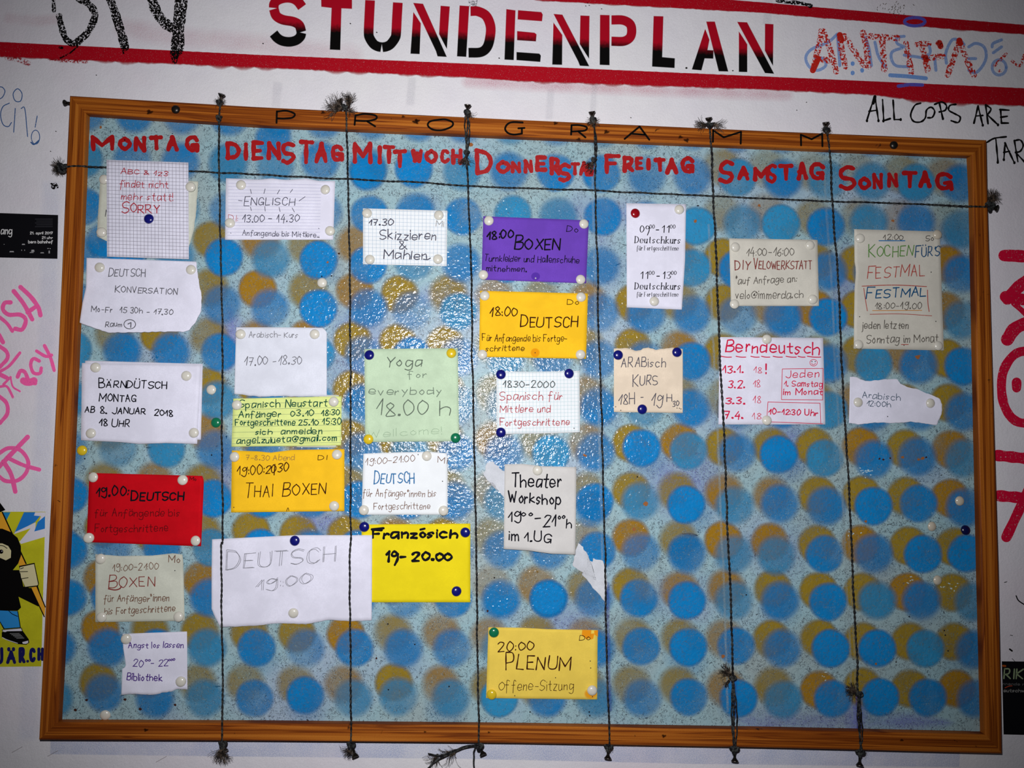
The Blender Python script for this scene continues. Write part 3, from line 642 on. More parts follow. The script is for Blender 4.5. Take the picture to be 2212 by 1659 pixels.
for ch, b_ in (('U', (-45, 628, 28, 775)), ('Ä', (52, 655, 138, 772)), ('R', (158, 628, 218, 765)), ('C', (248, 632, 305, 758)), ('H', (318, 630, 375, 745))):
    (x0, y0), (x1, y1) = Z('d0', [(b_[0], b_[1]), (b_[2], b_[3])]); glyph_box(g, ch, x0, y0, x1, y1, 3.4, NV, wob=.05, jit=.05)
(a, b), = Z('d0', [(236, 748)]); g.disc(a, b, 3, 3, NV, 1, .5)
g.build('printed_figure', M_INK, s3, 'hooded figure with black mask, blue jeans and black sneaker')

# ================================================================ the pinboard
TO = [(149, 205), (550, 229), (1110, 256.5), (1660, 281.5), (2133, 301)]; TI = [(185, 245), (550, 269), (1110, 294.5), (1660, 317), (2099, 336)]
BO = [(82, 1600), (560, 1602), (1110, 1607), (1660, 1617), (2167, 1630)]; BI = [(124, 1561), (560, 1563), (1110, 1568), (1660, 1576.5), (2129, 1587)]
LO = [(149, 205), (139, 420), (121.5, 820), (100, 1240), (82, 1600)]; LI = [(185, 245), (178, 420), (161, 820), (142, 1240), (124, 1561)]
RO = [(2133, 301), (2135, 420), (2147, 820), (2159.6, 1240), (2167, 1630)]; RI = [(2099, 336), (2103, 420), (2111, 820), (2120, 1240), (2129, 1587)]
def along(pts, t):
    ds = [math.hypot(b[0] - a[0], b[1] - a[1]) for a, b in zip(pts[:-1], pts[1:])]; T = sum(ds) * t
    for (a, b), d in zip(zip(pts[:-1], pts[1:]), ds):
        if T <= d or (b is pts[-1]): 
            k = min(1, T / d if d else 0); return (a[0] + (b[0] - a[0]) * k, a[1] + (b[1] - a[1]) * k)
        T -= d
def coons(t, r, b, l, nu, nv):
    """t: TL->TR  b: BL->BR  l: TL->BL  r: TR->BR ; returns rows of px points"""
    TL, TR, BL_, BR = t[0], t[-1], b[0], b[-1]; g = []
    for j in range(nv + 1):
        v = j / nv; row = []
        for i in range(nu + 1):
            u = i / nu; a, c_, d, e = along(t, u), along(b, u), along(l, v), along(r, v)
            row.append(tuple((1 - v) * a[k] + v * c_[k] + (1 - u) * d[k] + u * e[k] - ((1 - u) * (1 - v) * TL[k] + u * (1 - v) * TR[k] + (1 - u) * v * BL_[k] + u * v * BR[k]) for k in (0, 1)))
        g.append(row)
    return g
board_org = P(1106, 930, 0.0)
gb = coons(TI, RI, BI, LI, 24, 16); ctr = (1120, 920)
gb = [[(x + (x - ctr[0]) * .004, y + (y - ctr[1]) * .004) for x, y in row] for row in gb]
fv = [P(x, y, D_BOARD) for row in gb for x, y in row]; ff = [(j * 25 + i, (j + 1) * 25 + i, (j + 1) * 25 + i + 1, j * 25 + i + 1) for j in range(16) for i in range(24)]
root = bpy.data.objects.new('pinboard', None); C.objects.link(root); root.location = board_org; ORG['pinboard'] = board_org
tag(root, 'wooden framed timetable pinboard painted light blue with blue and ochre dots', 'pinboard')
n0 = len(fv); cs = [0, 24, 16 * 25 + 24, 16 * 25]; bk = [Vector((fv[i].x, -0.004, fv[i].z)) for i in cs]
fv += bk
ff += [(n0, n0 + 1, n0 + 2, n0 + 3)]
mk('board_panel', fv, ff, M_BOARD, root)
prof = [(0.0, 0.001), (0.0, 0.0185), (0.03, 0.0208), (0.10, 0.0219), (0.3, 0.022), (0.7, 0.022), (0.92, 0.0218), (0.98, 0.0208), (1.0, 0.019), (1.0, 0.0122)]
def rail(name, o_, i_, flip, voff):
    v, f, uv = [], [], []; n = 40
    for k in range(n + 1):
        a, b = along(o_, k / n), along(i_, k / n)
        for s_, d in prof:
            x, y = a[0] + (b[0] - a[0]) * s_, a[1] + (b[1] - a[1]) * s_
            p = P(x, y, 0.022); p.y = -d; v.append(p); uv.append((k / n * (1.05 if flip < 2 else .7) + voff, s_ * 0.02 + voff * 3))
    m = len(prof)
    for k in range(n):
        for j in range(m - 1): f.append((k * m + j, k * m + j + 1, (k + 1) * m + j + 1, (k + 1) * m + j))
    f.append(tuple(range(m))); f.append(tuple(n * m + j for j in range(m)))
    return mk(name, v, f, M_WOOD, root, uvs=uv, smooth=False)
r_top = rail('frame_rail', TO, TI, 0, 0.0); rail('frame_rail', BO, BI, 1, 3.3); rail('frame_stile', LO, LI, 2, 5.1); rail('frame_stile', RO, RI, 3, 8.7)
k = Ink(lambda x, y: 0.0, 0.0)
def strip(pts, off, w, d, mat, name):
    v, f = [], []; n = 40
    for i in range(n + 1):
        x, y = along(pts, i / n); cx, cy = off
        p, q, r_, s_ = P(x, y, d), P(x + cx * w, y + cy * w, d), P(x + cx * w, y + cy * w, 0.0121), P(x, y, 0.0121)
        v += [p, q, r_, s_]
    for i in range(n):
        for j in range(3): f.append((i * 4 + j, i * 4 + j + 1, i * 4 + 5 + j, i * 4 + 4 + j))
    return mk(name, v, f, mat, root)
for pts, off, w_ in ((TI, (0, 1), 3.2), (BI, (0, -1), 5), (LI, (1, 0), 5.5), (RI, (-1, 0), 4.5)): strip(pts, off, w_, 0.0138, M_TRIM, 'inner_edging')
bd = lambda x, y: D_BOARD
g = Ink(bd, 0.0003)
for pts, dx, dy in ((TI, 0, 4.6), (BI, 0, -6.4), (LI, 6.8, 0), (RI, -5.8, 0)):
    g.seg([(along(pts, i / 60)[0] + dx, along(pts, i / 60)[1] + dy) for i in range(1, 60)], 0.55, (.03, .035, .06), .85, .5, 'butt')
g.build('edge_gap', M_INK, root)

# sprayed dots: stencil rows measured off the board, in board coordinates
def inside(x, y):
    t = min(1, max(0, (y - 240) / 1330.0)); u = min(1, max(0, (x - 150) / 1960.0))
    xl, xr = along(LI, t)[0] - 6, along(RI, t)[0] + 6; yt, yb = along(TI, u)[1] - 5, along(BI, u)[1] + 5
    return min(max(x, xl), xr), min(max(y, yt), yb)
BLUE = (0.006, 0.22, 0.56); OCH = (0.30, 0.205, 0.022)
def inv(p):                                                # world point -> photo pixel
    q = M.transposed() @ (p - CAM); return (q.x / -q.z * F + W / 2, -q.y / -q.z * F + H / 2)
def gridpt(s, i, j): return inv(Vector((s[0][0] * i + s[1][0] * j + s[2][0], -0.022, s[0][1] * i + s[1][1] * j + s[2][1])))
SB = ((0.052440, 0.000404), (0.0001208, -0.0530870), (0.327978, 0.578325)); SO = ((0.05211, -0.000145), (-0.000565, 0.05313), (0.266718, 0.06368))
BM = {(0,0):(798,463),(1,0):(897,458),(2,0):(1000,468),(3,0):(1108,463),(4,0):(1206,468),(5,0):(1302,468),(9,0):(1687,483),(10,0):(1784,489),(11,0):(1877,481),(12,0):(1979,481),(7,0):(1505,488),(8,0):(1604,483),
(0,1):(795,572),(-1,1):(688,562),(-2,1):(585,559),(0,2):(795,666),(-1,2):(688,666),(-2,2):(583,666),(1,2):(889,671),(2,2):(990,673),
(9,5):(1682,982),(10,5):(1781,990),(11,5):(1887,992),(12,5):(1981,986),(13,5):(2082,990),(9,6):(1685,1088),(10,6):(1784,1093),(11,6):(1887,1093),(12,6):(1984,1088),(13,6):(2085,1096),
(9,7):(1677,1200),(10,7):(1781,1197),(11,7):(1887,1195),(12,7):(1994,1197),(9,8):(1685,1298),(10,8):(1789,1300),(11,8):(1895,1297),(12,8):(1991,1297),(13,8):(2103,1300),
(9,9):(1690,1401),(10,9):(1794,1401),(11,9):(1895,1401),(12,9):(1999,1401),(13,9):(2105,1403),(9,10):(1692,1512),(10,10):(1799,1510),(11,10):(1901,1506),(12,10):(2004,1507),(13,10):(2108,1510),
(-5,10):(225,1497),(-1,10):(659,1502),(1,10):(861,1505),(-1,-1):(692,347),(0,-1):(795,362),(1,-1):(894,365),(2,-1):(998,370),
(5,5):(1287,977),(6,5):(1386,968),(7,5):(1487,974),(8,5):(1592,978),(5,6):(1284,1085),(6,6):(1383,1083),(7,6):(1482,1090),(8,6):(1587,1092),(6,7):(1384,1193),(7,7):(1484,1197),(8,7):(1585,1197),
(3,8):(1180,1292),(5,8):(1283,1292),(6,8):(1380,1292),(7,8):(1484,1297),(8,8):(1585,1297),(6,9):(1385,1397),(7,9):(1487,1398),(8,9):(1590,1396),(6,10):(1387,1508),(7,10):(1488,1506),(8,10):(1595,1509)}
BM.pop((3, 8))
g = Ink(bd, 0.00020, 2e-7); g.clip = inside
for (x, y), rx, ry, a in (((770, 745), 70, 110, .5), ((1470, 1040), 110, 90, .5), ((1480, 1290), 80, 60, .35), ((1700, 1560), 170, 40, .5), ((1960, 1560), 120, 22, .6), ((1850, 1545), 30, 60, .75), ((560, 900), 60, 90, .3), ((700, 830), 60, 60, .3),
                   ((690, 1130), 70, 40, .6), ((1290, 460), 150, 40, .35), ((1580, 900), 60, 70, .4), ((1700, 960), 60, 70, .45), ((1220, 1330), 80, 60, .35), ((500, 730), 26, 90, .6), ((1820, 620), 40, 120, .5), ((485, 1010), 30, 70, .4), ((1300, 560), 40, 90, .3), ((950, 640), 90, 30, .35), ((1400, 560), 50, 50, .35), ((1690, 1180), 90, 70, .3)):
    g.disc(x, y, rx * .7, ry * .7, (0.20, 0.22, 0.62), a, min(rx, ry) * 1.1, 24, 0.1)
for i in range(-6, 14):
    for j in range(-1, 11):
        if (i * 7 + j * 5) % 3 != 1: continue
        x, y = gridpt(SB, i, j); g.disc(x + random.uniform(-12, 12), y + random.uniform(-5, 22), 28, 28, (0.03, 0.24, 0.55), .55, 52, 18, .05)
g.build('sprayed_haze', M_HAZE, root, 'soft violet spray haze', 'stuff')
def dot(name, eps, x, y, rr, col, a, fe):
    q = Ink(bd, eps); q.clip = inside; q.disc(x, y, rr, rr, col, a, fe + 4, 28, 0.012); q.build(name, M_DOT, root)
for j in range(-1, 12):
    for i in range(-4, 15):
        x, y = gridpt(SO, i, j)
        if y < 300: continue
        a = random.choice((.55, .7, .85, 1.0))
        if j >= 9 and x < 1450: a *= (.8 if (j == 9 and x < 900) else 0)
        if j == 9 and 200 < x < 300: a = .9
        if j >= 10: a *= .45 if x > 1500 else 0
        if x > 1700 and y > 900: a = 1.0
        if 1000 < x < 1300: a *= .6
        if a < .05 or j < 0: continue
        dot('ochre_dot', 0.00023 + 1e-6 * (i + j % 3), x + random.uniform(-4, 4), y + random.uniform(-4, 4), 39.5, OCH if random.random() < .7 else (.34, .18, .014), a, 7 if a > .7 else 12)
for j in range(-2, 11):
    for i in range(-6, 14):
        x, y = BM.get((i, j)) or gridpt(SB, i, j)
        if j == 0 and x < 700: x += 5
        a = random.choice((.45, .55, .65, .75, .9))
        if x > 1650 or (j >= 8 and x < 600): a = max(a, .65)
        if j == -2: a = .55
        if (i, j) in ((-1, 1), (-1, 2), (5, 6), (9, 5), (9, 0), (11, 6), (10, 9), (11, 10)): a = 1
        dot('blue_dot', 0.00026 + 1e-6 * (i + 7), x, y, 40, BLUE if random.random() < .7 else (0.03, 0.27, 0.52), a, 5 if a > .7 else 10)
for x, y, a in ((795, 372, .9), (590, 300, .6), (152, 1068, .9), (150, 1190, .9), (148, 1290, .9), (225, 520, .8), (1184, 1292, 1), (1279, 1100, .5), (1484, 1190, .3)): dot('blue_dot', 0.000285, x, y, 38, BLUE, a, 7)
# chips, holes and pale cord traces
g = Ink(bd, 0.00030, 1e-7)
for x, y, s_ in ((1016, 312, 5), (1502, 477, 4), (1395, 1088, 5), (1370, 1144, 4), (1263, 984, 3.5), (1561, 1418, 4), (1983, 772, 6), (1871, 1126, 3), (708, 567, 2.5), (732, 548, 2.2), (1950, 988, 3), (1993, 990, 4), (1985, 992, 3), (2001, 988, 2), (1900, 991, 2), (1908, 993, 2), (1923, 990, 2), (1053, 1320, 2.2), (813, 1422, 2), (218, 275, 3), (163, 1534, 3), (187, 1512, 3), (270, 1511, 3), (303, 1532, 3), (378, 1523, 2.5), (1929, 477, 3), (1893, 1434, 2.5), (1640, 444, 3)):
    col = (.32, .12, .04) if s_ > 2.4 and y < 1500 else (.05, .015, .01)
    n_ = 7; g.poly([(x + math.cos(t * 2 * PI / n_) * s_ * random.uniform(.5, 1.5), y + math.sin(t * 2 * PI / n_) * s_ * random.uniform(.5, 1.3)) for t in range(n_)], col, .95, .4)
for x, y, n_ in ((1874, 1018, 16), (1845, 1150, 5), (1967, 1249, 4), (2050, 1272, 8), (1750, 1624 - 240, 0), (1751, 1627 - 240, 0), (1780, 1462, 4), (1748, 1630, 0), (1740, 1622, 0), (1785, 1625, 0), (1744, 1218, 0)):
    for q_ in range(n_): 
        a, b = x + random.gauss(0, 9), y + random.gauss(0, 5); g.stroke([(a, b), (a + random.uniform(-4, 4), b + random.uniform(-2, 2))], 1, (.55, .72, .78), .8)
for x, y in ((695, 597), (716, 596), (1377, 606), (1145, 1538), (1377, 1030), (1273, 1538), (1274, 1546), (1964, 1332), (2040, 1602 - 240), (2048, 1406), (2042, 1372), (838, 1348), (896, 1392), (1301, 1144 + 80), (457, 983), (183, 991), (839, 1490), (970, 1483), (1068, 1248), (1612, 1285)):
    g.disc(x, y, 1.6, 1.6, (.01, .01, .015), 1, .6, 10)
g.build('paint_chips', M_INK, root, 'small brown chips and holes in the paint', 'stuff')
S4 = [(1282, 250), (1285, 300), (1286, 410), (1290, 560), (1292, 700), (1297, 820), (1302, 1000), (1308, 1240), (1309, 1350), (1312, 1480), (1315, 1560), (1316, 1612)]
S5 = [(1532, 266), (1536, 310), (1541, 420), (1548, 600), (1553, 720), (1558, 820), (1566, 1000), (1571, 1150), (1576, 1240), (1581, 1400), (1583, 1460), (1585, 1560), (1586, 1620)]
S6 = [(1786, 276), (1792, 320), (1796, 400), (1802, 500), (1812, 640), (1817, 780), (1822, 850), (1829, 980), (1837, 1130), (1843, 1270), (1850, 1390), (1853, 1490), (1857, 1580), (1860, 1624)]
g = Ink(bd, 0.0003, 1e-7)
for S, dx, y0, y1, al in ((S4, -6, 330, 1240, .35), (S5, -13, 480, 1540, .5), (S6, -14, 330, 1560, .4), (S6, -5, 600, 1500, .2)):
    q_ = [(x + dx + 1.5 * noise.noise(Vector((y * .05, dx, 0))), y) for x, y in catmull(S, 8) if y0 < y < y1]; g.seg(q_, 1.3, (.40, .52, .56), al * .8, 2.0, 'butt')
for S, dx, y0, y1, al in ((S4, 3, 1240, 1540, .5), (S6, 0, 1500, 1590, .9), (S5, 3, 1460, 1560, .5)):
    q_ = [(x + dx, y) for x, y in catmull(S, 8) if y0 < y < y1]; g.seg(q_, 2.2, (.05, .04, .35), al, 5.0, 'butt')
g.build('cord_trace', M_HAZE, root, 'pale lines left where cords masked the spray')

# day headings
DAYS = {
'MONTAG': [('a0', 'M', 775, 1150, 975, 1290), ('a0', 'O', 1010, 1165, 1120, 1290), ('a0', 'N', 1140, 1160, 1250, 1300), ('a0', 'T', 1275, 1155, 1390, 1285), ('a0', 'A', 1415, 1150, 1530, 1295), ('a0', 'G', 1580, 1155, 1700, 1300)],
'DIENSTAG': [('a0', 'D', 1925, 1205, 2060, 1365), ('a0', 'I', 2078, 1215, 2118, 1378), ('a0', 'E', 2143, 1200, 2255, 1370), ('a1', 'N', 105, 1205, 225, 1370), ('a1', 'S', 225, 1205, 348, 1405), ('a1', 'T', 375, 1195, 510, 1400), ('a1', 'A', 510, 1205, 628, 1397), ('a1', 'G', 648, 1230, 760, 1380)],
'MITTWOCH': [('a1', 'M', 833, 1205, 1008, 1400), ('a1', 'I', 1048, 1240, 1088, 1402), ('a1', 'T', 1090, 1235, 1205, 1400), ('a1', 'T', 1180, 1275, 1300, 1435), ('a1', 'W', 1335, 1270, 1437, 1390), ('a1', 'O', 1452, 1270, 1560, 1400), ('a1', 'C', 1582, 1270, 1665, 1395), ('a1', 'H', 1675, 1265, 1777, 1405)],
'DONNERSTAG': [('a1', 'D', 1878, 1270, 2038, 1492), ('a1', 'O', 2062, 1365, 2180, 1485), ('a2', 'N', 15, 1375, 100, 1478), ('a2', 'N', 122, 1360, 202, 1478), ('a2', 'E', 220, 1325, 325, 1467), ('a2', 'R', 342, 1340, 442, 1500), ('a2', 'S', 413, 1388, 528, 1558), ('a2', 'T', 518, 1383, 605, 1497), ('a2', 'A', 592, 1375, 680, 1503), ('a2', 'G', 648, 1390, 722, 1508)],
'FREITAG': [('a2', 'F', 815, 1310, 958, 1485), ('a2', 'R', 968, 1330, 1072, 1472), ('a2', 'E', 1073, 1335, 1147, 1452), ('a2', 'I', 1172, 1345, 1204, 1455), ('a2', 'T', 1232, 1345, 1337, 1472), ('a2', 'A', 1333, 1345, 1442, 1490), ('a2', 'G', 1462, 1333, 1583, 1482)],
'SAMSTAG': [('a2', 'S', 1788, 1365, 1922, 1572), ('a2', 'A', 1943, 1412, 2052, 1542), ('a2', 'M', 2078, 1422, 2222, 1548), ('a3', 'S', 18, 1395, 102, 1568), ('a3', 'T', 118, 1398, 242, 1548), ('a3', 'A', 270, 1378, 372, 1538), ('a3', 'G', 383, 1383, 512, 1542)],
'SONNTAG': [('a3', 'S', 628, 1403, 777, 1632), ('a3', 'O', 798, 1505, 905, 1622), ('a3', 'N', 918, 1475, 1007, 1617), ('a3', 'N', 1043, 1473, 1137, 1602), ('a3', 'T', 1173, 1458, 1302, 1610), ('a3', 'A', 1313, 1453, 1423, 1607), ('a3', 'G', 1453, 1468, 1607, 1627)]}
for dn, ls in DAYS.items():
    g = Ink(bd, 0.00033, 3e-6)
    for r, ch, x0, y0, x1, y1 in ls:
        (a, b), (c_, d_) = Z(r, [(x0, y0), (x1, y1)])
        glyph_box(g, ch, a, b, c_, d_, 4.7 if (x1 - x0) > 95 or ch == 'I' else 4.0, (0.36, 0.006, 0.008), wob=.16, jit=.3)
    g.build('day_heading', M_BRUSH, root, 'red brushed heading ' + dn)
# PROGRAMM on the top rail
for r_, let in (('a1', ([(190, 950), (187, 1048)], [(190, 952), (270, 945), (340, 970), (325, 1002), (260, 1012), (195, 1010)])),
    ('a1', ([(860, 985), (853, 1065)], [(862, 985), (940, 972), (1030, 985), (1035, 1015), (960, 1032), (860, 1030)], [(960, 1035), (1028, 1078)])),
    ('a1', ([(1590, 1020), (1500, 1035), (1478, 1070), (1520, 1105), (1600, 1110), (1680, 1080), (1690, 1045), (1640, 1022), (1590, 1020)],)),
    ('a2', ([(115, 1045), (30, 1042), (-15, 1060), (-35, 1100), (-10, 1135), (40, 1148), (108, 1140)], [(130, 1092), (78, 1095)], [(108, 1095), (108, 1140)])),
    ('a2', ([(532, 1068), (528, 1148)], [(532, 1068), (600, 1068), (660, 1085), (650, 1112), (590, 1120), (535, 1122)], [(590, 1122), (650, 1172)])),
    ('a2', ([(985, 1185), (1112, 1080)], [(1112, 1080), (1195, 1192)], [(1035, 1140), (1160, 1150)])),
    ('a2', ([(1738, 1210), (1740, 1112)], [(1740, 1112), (1830, 1172)], [(1830, 1172), (1978, 1125)], [(1978, 1125), (1975, 1225)])),
    ('a3', ([(310, 1240), (308, 1150)], [(308, 1150), (400, 1188)], [(400, 1188), (490, 1140)], [(490, 1140), (492, 1248)]))):
    g = Ink(lambda x, y: D_FRAME, 0.0001)
    for pts in let: g.stroke(Z(r_, pts), 2.1, BLK, smooth=len(pts) > 3)
    g.build('painted_letter', M_INK, root, 'black capital letter on the top rail')

# ---- screws
def lathe(profile, center, axis, n=14):
    """profile: list of (radius, height along axis)"""
    q = Vector((0, 0, 1)).rotation_difference(Vector(axis).normalized()); v, f = [], []
    for r_, h_ in profile:
        for i in range(n):
            t = 2 * PI * i / n; v.append(center + q @ Vector((r_ * math.cos(t), r_ * math.sin(t), h_)))
    for j in range(len(profile) - 1):
        for i in range(n): f.append((j * n + i, j * n + (i + 1) % n, (j + 1) * n + (i + 1) % n, (j + 1) * n + i))
    f.append(tuple(range(n))[::-1]); f.append(tuple((len(profile) - 1) * n + i for i in range(n)))
    return v, f
def screw(hx, hy, bx, by, d=0.014, hr=0.0040):
    a, b = P(bx, by, d), P(hx, hy, d + 0.003); ax = b - a; L = ax.length + 0.004
    pr = [(0.0014, -0.004)]
    k_ = 10
    for i in range(k_):
        h_ = (L - 0.006) * i / k_; pr += [(0.0011, h_), (0.0016, h_ + (L - 0.006) / k_ * .5)]
    pr += [(0.0014, L - 0.0055), (hr, L - 0.0022), (hr, L - 0.0016), (hr * .86, L - 0.0012), (hr * .3, L - 0.0012), (hr * .22, L - 0.002)]
    v, f = lathe(pr, a, ax); return mk('screw', v, f, M_STEEL, root, smooth=False)
for a in ((478, 208, 475, 222), (735, 219, 741, 232), (1010, 231, 1009, 250), (1279, 246, 1281, 264), (1531, 259, 1532, 274), (1784, 269, 1784, 284)): screw(*a)
for a in ((484, 1618, 481, 1603), (766, 1630, 760, 1606), (1042, 1626, 1036, 1608), (1313, 1634, 1314, 1612), (1587, 1640, 1586, 1618), (1857, 1649, 1857, 1624)): screw(*a)
screw(2150, 449, 2134, 447); screw(124, 365, 140, 362); screw(143, 222, 150, 223, hr=.003)
for x, y in ((380, 237), (1930, 314)):
    c_ = P(x, y, 0.0219); v, f = lathe([(0.0046, 0), (0.0048, 0.0006), (0.0044, 0.0018), (0.0034, 0.0028), (0.0018, 0.0034), (0.0003, 0.0035)], c_, (0, -1, 0), 20)
    mk('dome_screw', v, f, M_STEEL, root, smooth=True)
for x, y, rx in ((323, 242, 6), (616, 1503 - 1239 - 20, 0), (698, 243, 4), (898, 263, 6), (315, 1577, 4), (871, 252, 3), (901, 261, 5), (918, 1581, 2), (1056, 1582, 2), (1434, 1590, 4), (1948, 1599, 3), (1470, 296, 4), (1483, 303, 5), (1250, 301, 4), (1200, 266, 4), (1310, 285, 5)):
    if rx:
        g = Ink(lambda x_, y_: D_FRAME, 0.0001); g.disc(x, y, rx, rx * .7, (.02, .006, .003), .8, 3, 14, .3); g.build('knot_mark', M_INK, root)

# ================================================================ cords
def tube(path, r, n=6, rad=None):
    v, f = [], []; N = len(path)
    for i, p in enumerate(path):
        t = (path[min(N - 1, i + 1)] - path[max(0, i - 1)]); t = t.normalized() if t.length > 1e-9 else Vector((0, 0, 1))
        s_ = t.cross(Vector((0, 1, 0))); s_ = s_.normalized() if s_.length > 1e-6 else Vector((1, 0, 0)); u = t.cross(s_)
        rr = r if rad is None else rad[i]
        for k_ in range(n):
            a = 2 * PI * k_ / n; v.append(p + (s_ * math.cos(a) + u * math.sin(a)) * rr)
    for i in range(N - 1):
        for k_ in range(n): f.append((i * n + k_, i * n + (k_ + 1) % n, (i + 1) * n + (k_ + 1) % n, (i + 1) * n + k_))
    f.append(tuple(range(n))[::-1]); f.append(tuple((N - 1) * n + k_ for k_ in range(n)))
    return v, f
def merge(parts):
    V, Fs = [], []
    for v, f in parts:
        o = len(V); V += v; Fs += [tuple(i + o for i in q) for q in f]
    return V, Fs
def fibres(cx, cy, ang, spread, L, n, d, r=0.00014, curl=.7):
    out = []
    for i in range(int(n * 2.2)):
        a = math.radians(ang + random.gauss(0, spread)); l_ = L * random.uniform(.4, 1.1); x, y = cx + random.uniform(-2, 2), cy + random.uniform(-2, 2); dd = d; p = []
        for s_ in range(5):
            p.append(P(x, y, dd)); x += math.cos(a) * l_ / 4; y += math.sin(a) * l_ / 4; a += random.uniform(-curl, curl); dd += random.uniform(-.0006, .0009)
        out.append(tube(p, r, 4))
    return merge(out)
def knot(x, y, d, r):
    p = []
    for i in range(26):
        t = i / 25 * 2 * PI * 1.0; p.append(P(x, y, d) + Vector(((math.sin(t) + 2 * math.sin(2 * t)) * r * .34, -math.sin(3 * t) * r * .4, (math.cos(t) - 2 * math.cos(2 * t)) * r * .34)))
    return tube(p, r * .36, 6)
def cord(path, label, ends, depthf, pitch=24.0, amp=1.0, sr=0.00066, wig=1.8, seed=0, group='cords dividing the board'):
    q = catmull(path, 24); pts = []; acc = 0; last = q[0]; pts.append(q[0])
    for a in q[1:]:
        L = math.hypot(a[0] - last[0], a[1] - last[1])
        while L >= 3.0:
            k_ = 3.0 / L; last = (last[0] + (a[0] - last[0]) * k_, last[1] + (a[1] - last[1]) * k_); pts.append(last); L = math.hypot(a[0] - last[0], a[1] - last[1])
    org = P(*path[0], 0.022)
    o = bpy.data.objects.new('cord', None); C.objects.link(o); o.location = org; ORG[o.name] = org; tag(o, label, 'cord', group)
    for s_ in (0, 1):
        p3 = []
        for i, (x, y) in enumerate(pts):
            a, b = pts[max(0, i - 1)], pts[min(len(pts) - 1, i + 1)]; dx, dy = b[0] - a[0], b[1] - a[1]; L = math.hypot(dx, dy) or 1
            nx, ny = -dy / L, dx / L; S_ = i * 3.0
            ph = 2 * PI * S_ / pitch + 1.3 * noise.noise(Vector((S_ * .008, seed, 0))) * 3 + s_ * PI
            w_ = wig * noise.noise(Vector((S_ * .02, seed * 3.1, 1)))
            am = amp * (1 + .25 * noise.noise(Vector((S_ * .03, seed, 5))))
            d = depthf(x, y) + 0.0011
            off = am * math.cos(ph) + w_
            p3.append(P(x + nx * off, y + ny * off, d + 0.0006 * math.sin(ph)))
        v, f = tube(p3, sr, 6); mk('strand', v, f, M_CORD, o, smooth=True)
    for e in ends:
        if e[0] == 'knot': v, f = knot(e[1], e[2], e[3] if len(e) > 3 else .0245, e[4] if len(e) > 4 else .0032); mk('knot', v, f, M_CORD, o, smooth=True)
        else:
            v, f = fibres(e[1], e[2], e[3], e[4], e[5], e[6], e[7] if len(e) > 7 else .024); mk('frayed_end', v, f, M_FRAY, o)
    return o
def vdepth(x, y):
    # taut over the frame, sagging close to the papers in the middle
    t = min(1, max(0, (y - 300) / 140.0)); b = min(1, max(0, (1560 - y) / 140.0)); k_ = min(t, b); k_ = k_ * k_ * (3 - 2 * k_)
    return 0.0223 - 0.0045 * k_
def hdepth(x, y):
    t = min(1, max(0, (x - 175) / 70.0)); b = min(1, max(0, (2105 - x) / 120.0)); k_ = min(t, b); k_ = k_ * k_ * (3 - 2 * k_)
    return 0.0223 - 0.0092 * k_
S1 = [(476, 214), (473, 268), (473, 350), (474, 420), (477, 562), (480, 700), (480, 820), (479, 946), (481, 1157), (477, 1174), (479, 1240), (478, 1315), (481, 1441), (479, 1593), (480, 1606)]
S2 = [(748, 232), (748, 262), (750, 320), (752, 410), (755, 560), (756, 700), (757, 820), (757, 1000), (757, 1150), (755, 1240), (757, 1400), (757, 1500), (759, 1606)]
S3 = [(1009, 243), (1009, 262), (1008, 330), (1012, 420), (1018, 600), (1020, 800), (1023, 900), (1026, 1050), (1029, 1200), (1030, 1300), (1032, 1450), (1034, 1560), (1034, 1609)]
cord(S1, 'thin twisted cord between the Montag and Dienstag columns', [('knot', 474, 222), ('knot', 473, 255), ('fibres', 473, 222, -60, 70, 16, 26), ('knot', 481, 1608, .02, .004), ('fibres', 479, 1612, 92, 16, 38, 60, .02)], vdepth, seed=1)
cord(S2, 'thin twisted cord between the Dienstag and Mittwoch columns', [('knot', 745, 231), ('fibres', 752, 228, -88, 14, 30, 44, .026), ('fibres', 738, 234, -165, 28, 42, 46, .024), ('fibres', 752, 236, 20, 30, 22, 16), ('knot', 758, 1610, .02, .004), ('fibres', 757, 1614, 105, 22, 26, 36, .02)], vdepth, seed=2)
cord(S3, 'thin twisted cord between the Mittwoch and Donnerstag columns', [('knot', 1009, 243), ('knot', 1008, 330, .020, .003), ('fibres', 1007, 338, 100, 20, 24, 34, .019), ('fibres', 1012, 245, 60, 30, 16, 14), ('knot', 1035, 1612, .02, .004), ('fibres', 988, 1620, 152, 14, 46, 22, .012), ('fibres', 945, 1630, 125, 15, 34, 18, .01)], vdepth, seed=3)
cord(S4, 'thin twisted cord between the Donnerstag and Freitag columns', [('knot', 1281, 258), ('fibres', 1281, 262, 90, 80, 16, 40), ('knot', 1283, 345, .020, .0028), ('fibres', 1281, 350, 118, 22, 26, 20, .019), ('knot', 1314, 1614, .02, .004), ('fibres', 1315, 1614, 90, 60, 12, 20, .02)], vdepth, seed=4)
cord(S5, 'thin twisted cord between the Freitag and Samstag columns', [('knot', 1533, 270), ('fibres', 1525, 268, 175, 24, 26, 26), ('fibres', 1540, 266, 25, 22, 30, 16), ('knot', 1583, 1466, .0195, .0034), ('fibres', 1578, 1458, -150, 26, 28, 34, .0195), ('fibres', 1575, 1470, 130, 8, 18, 12, .0195), ('knot', 1586, 1618, .02, .0045)], vdepth, seed=5, amp=1.5)
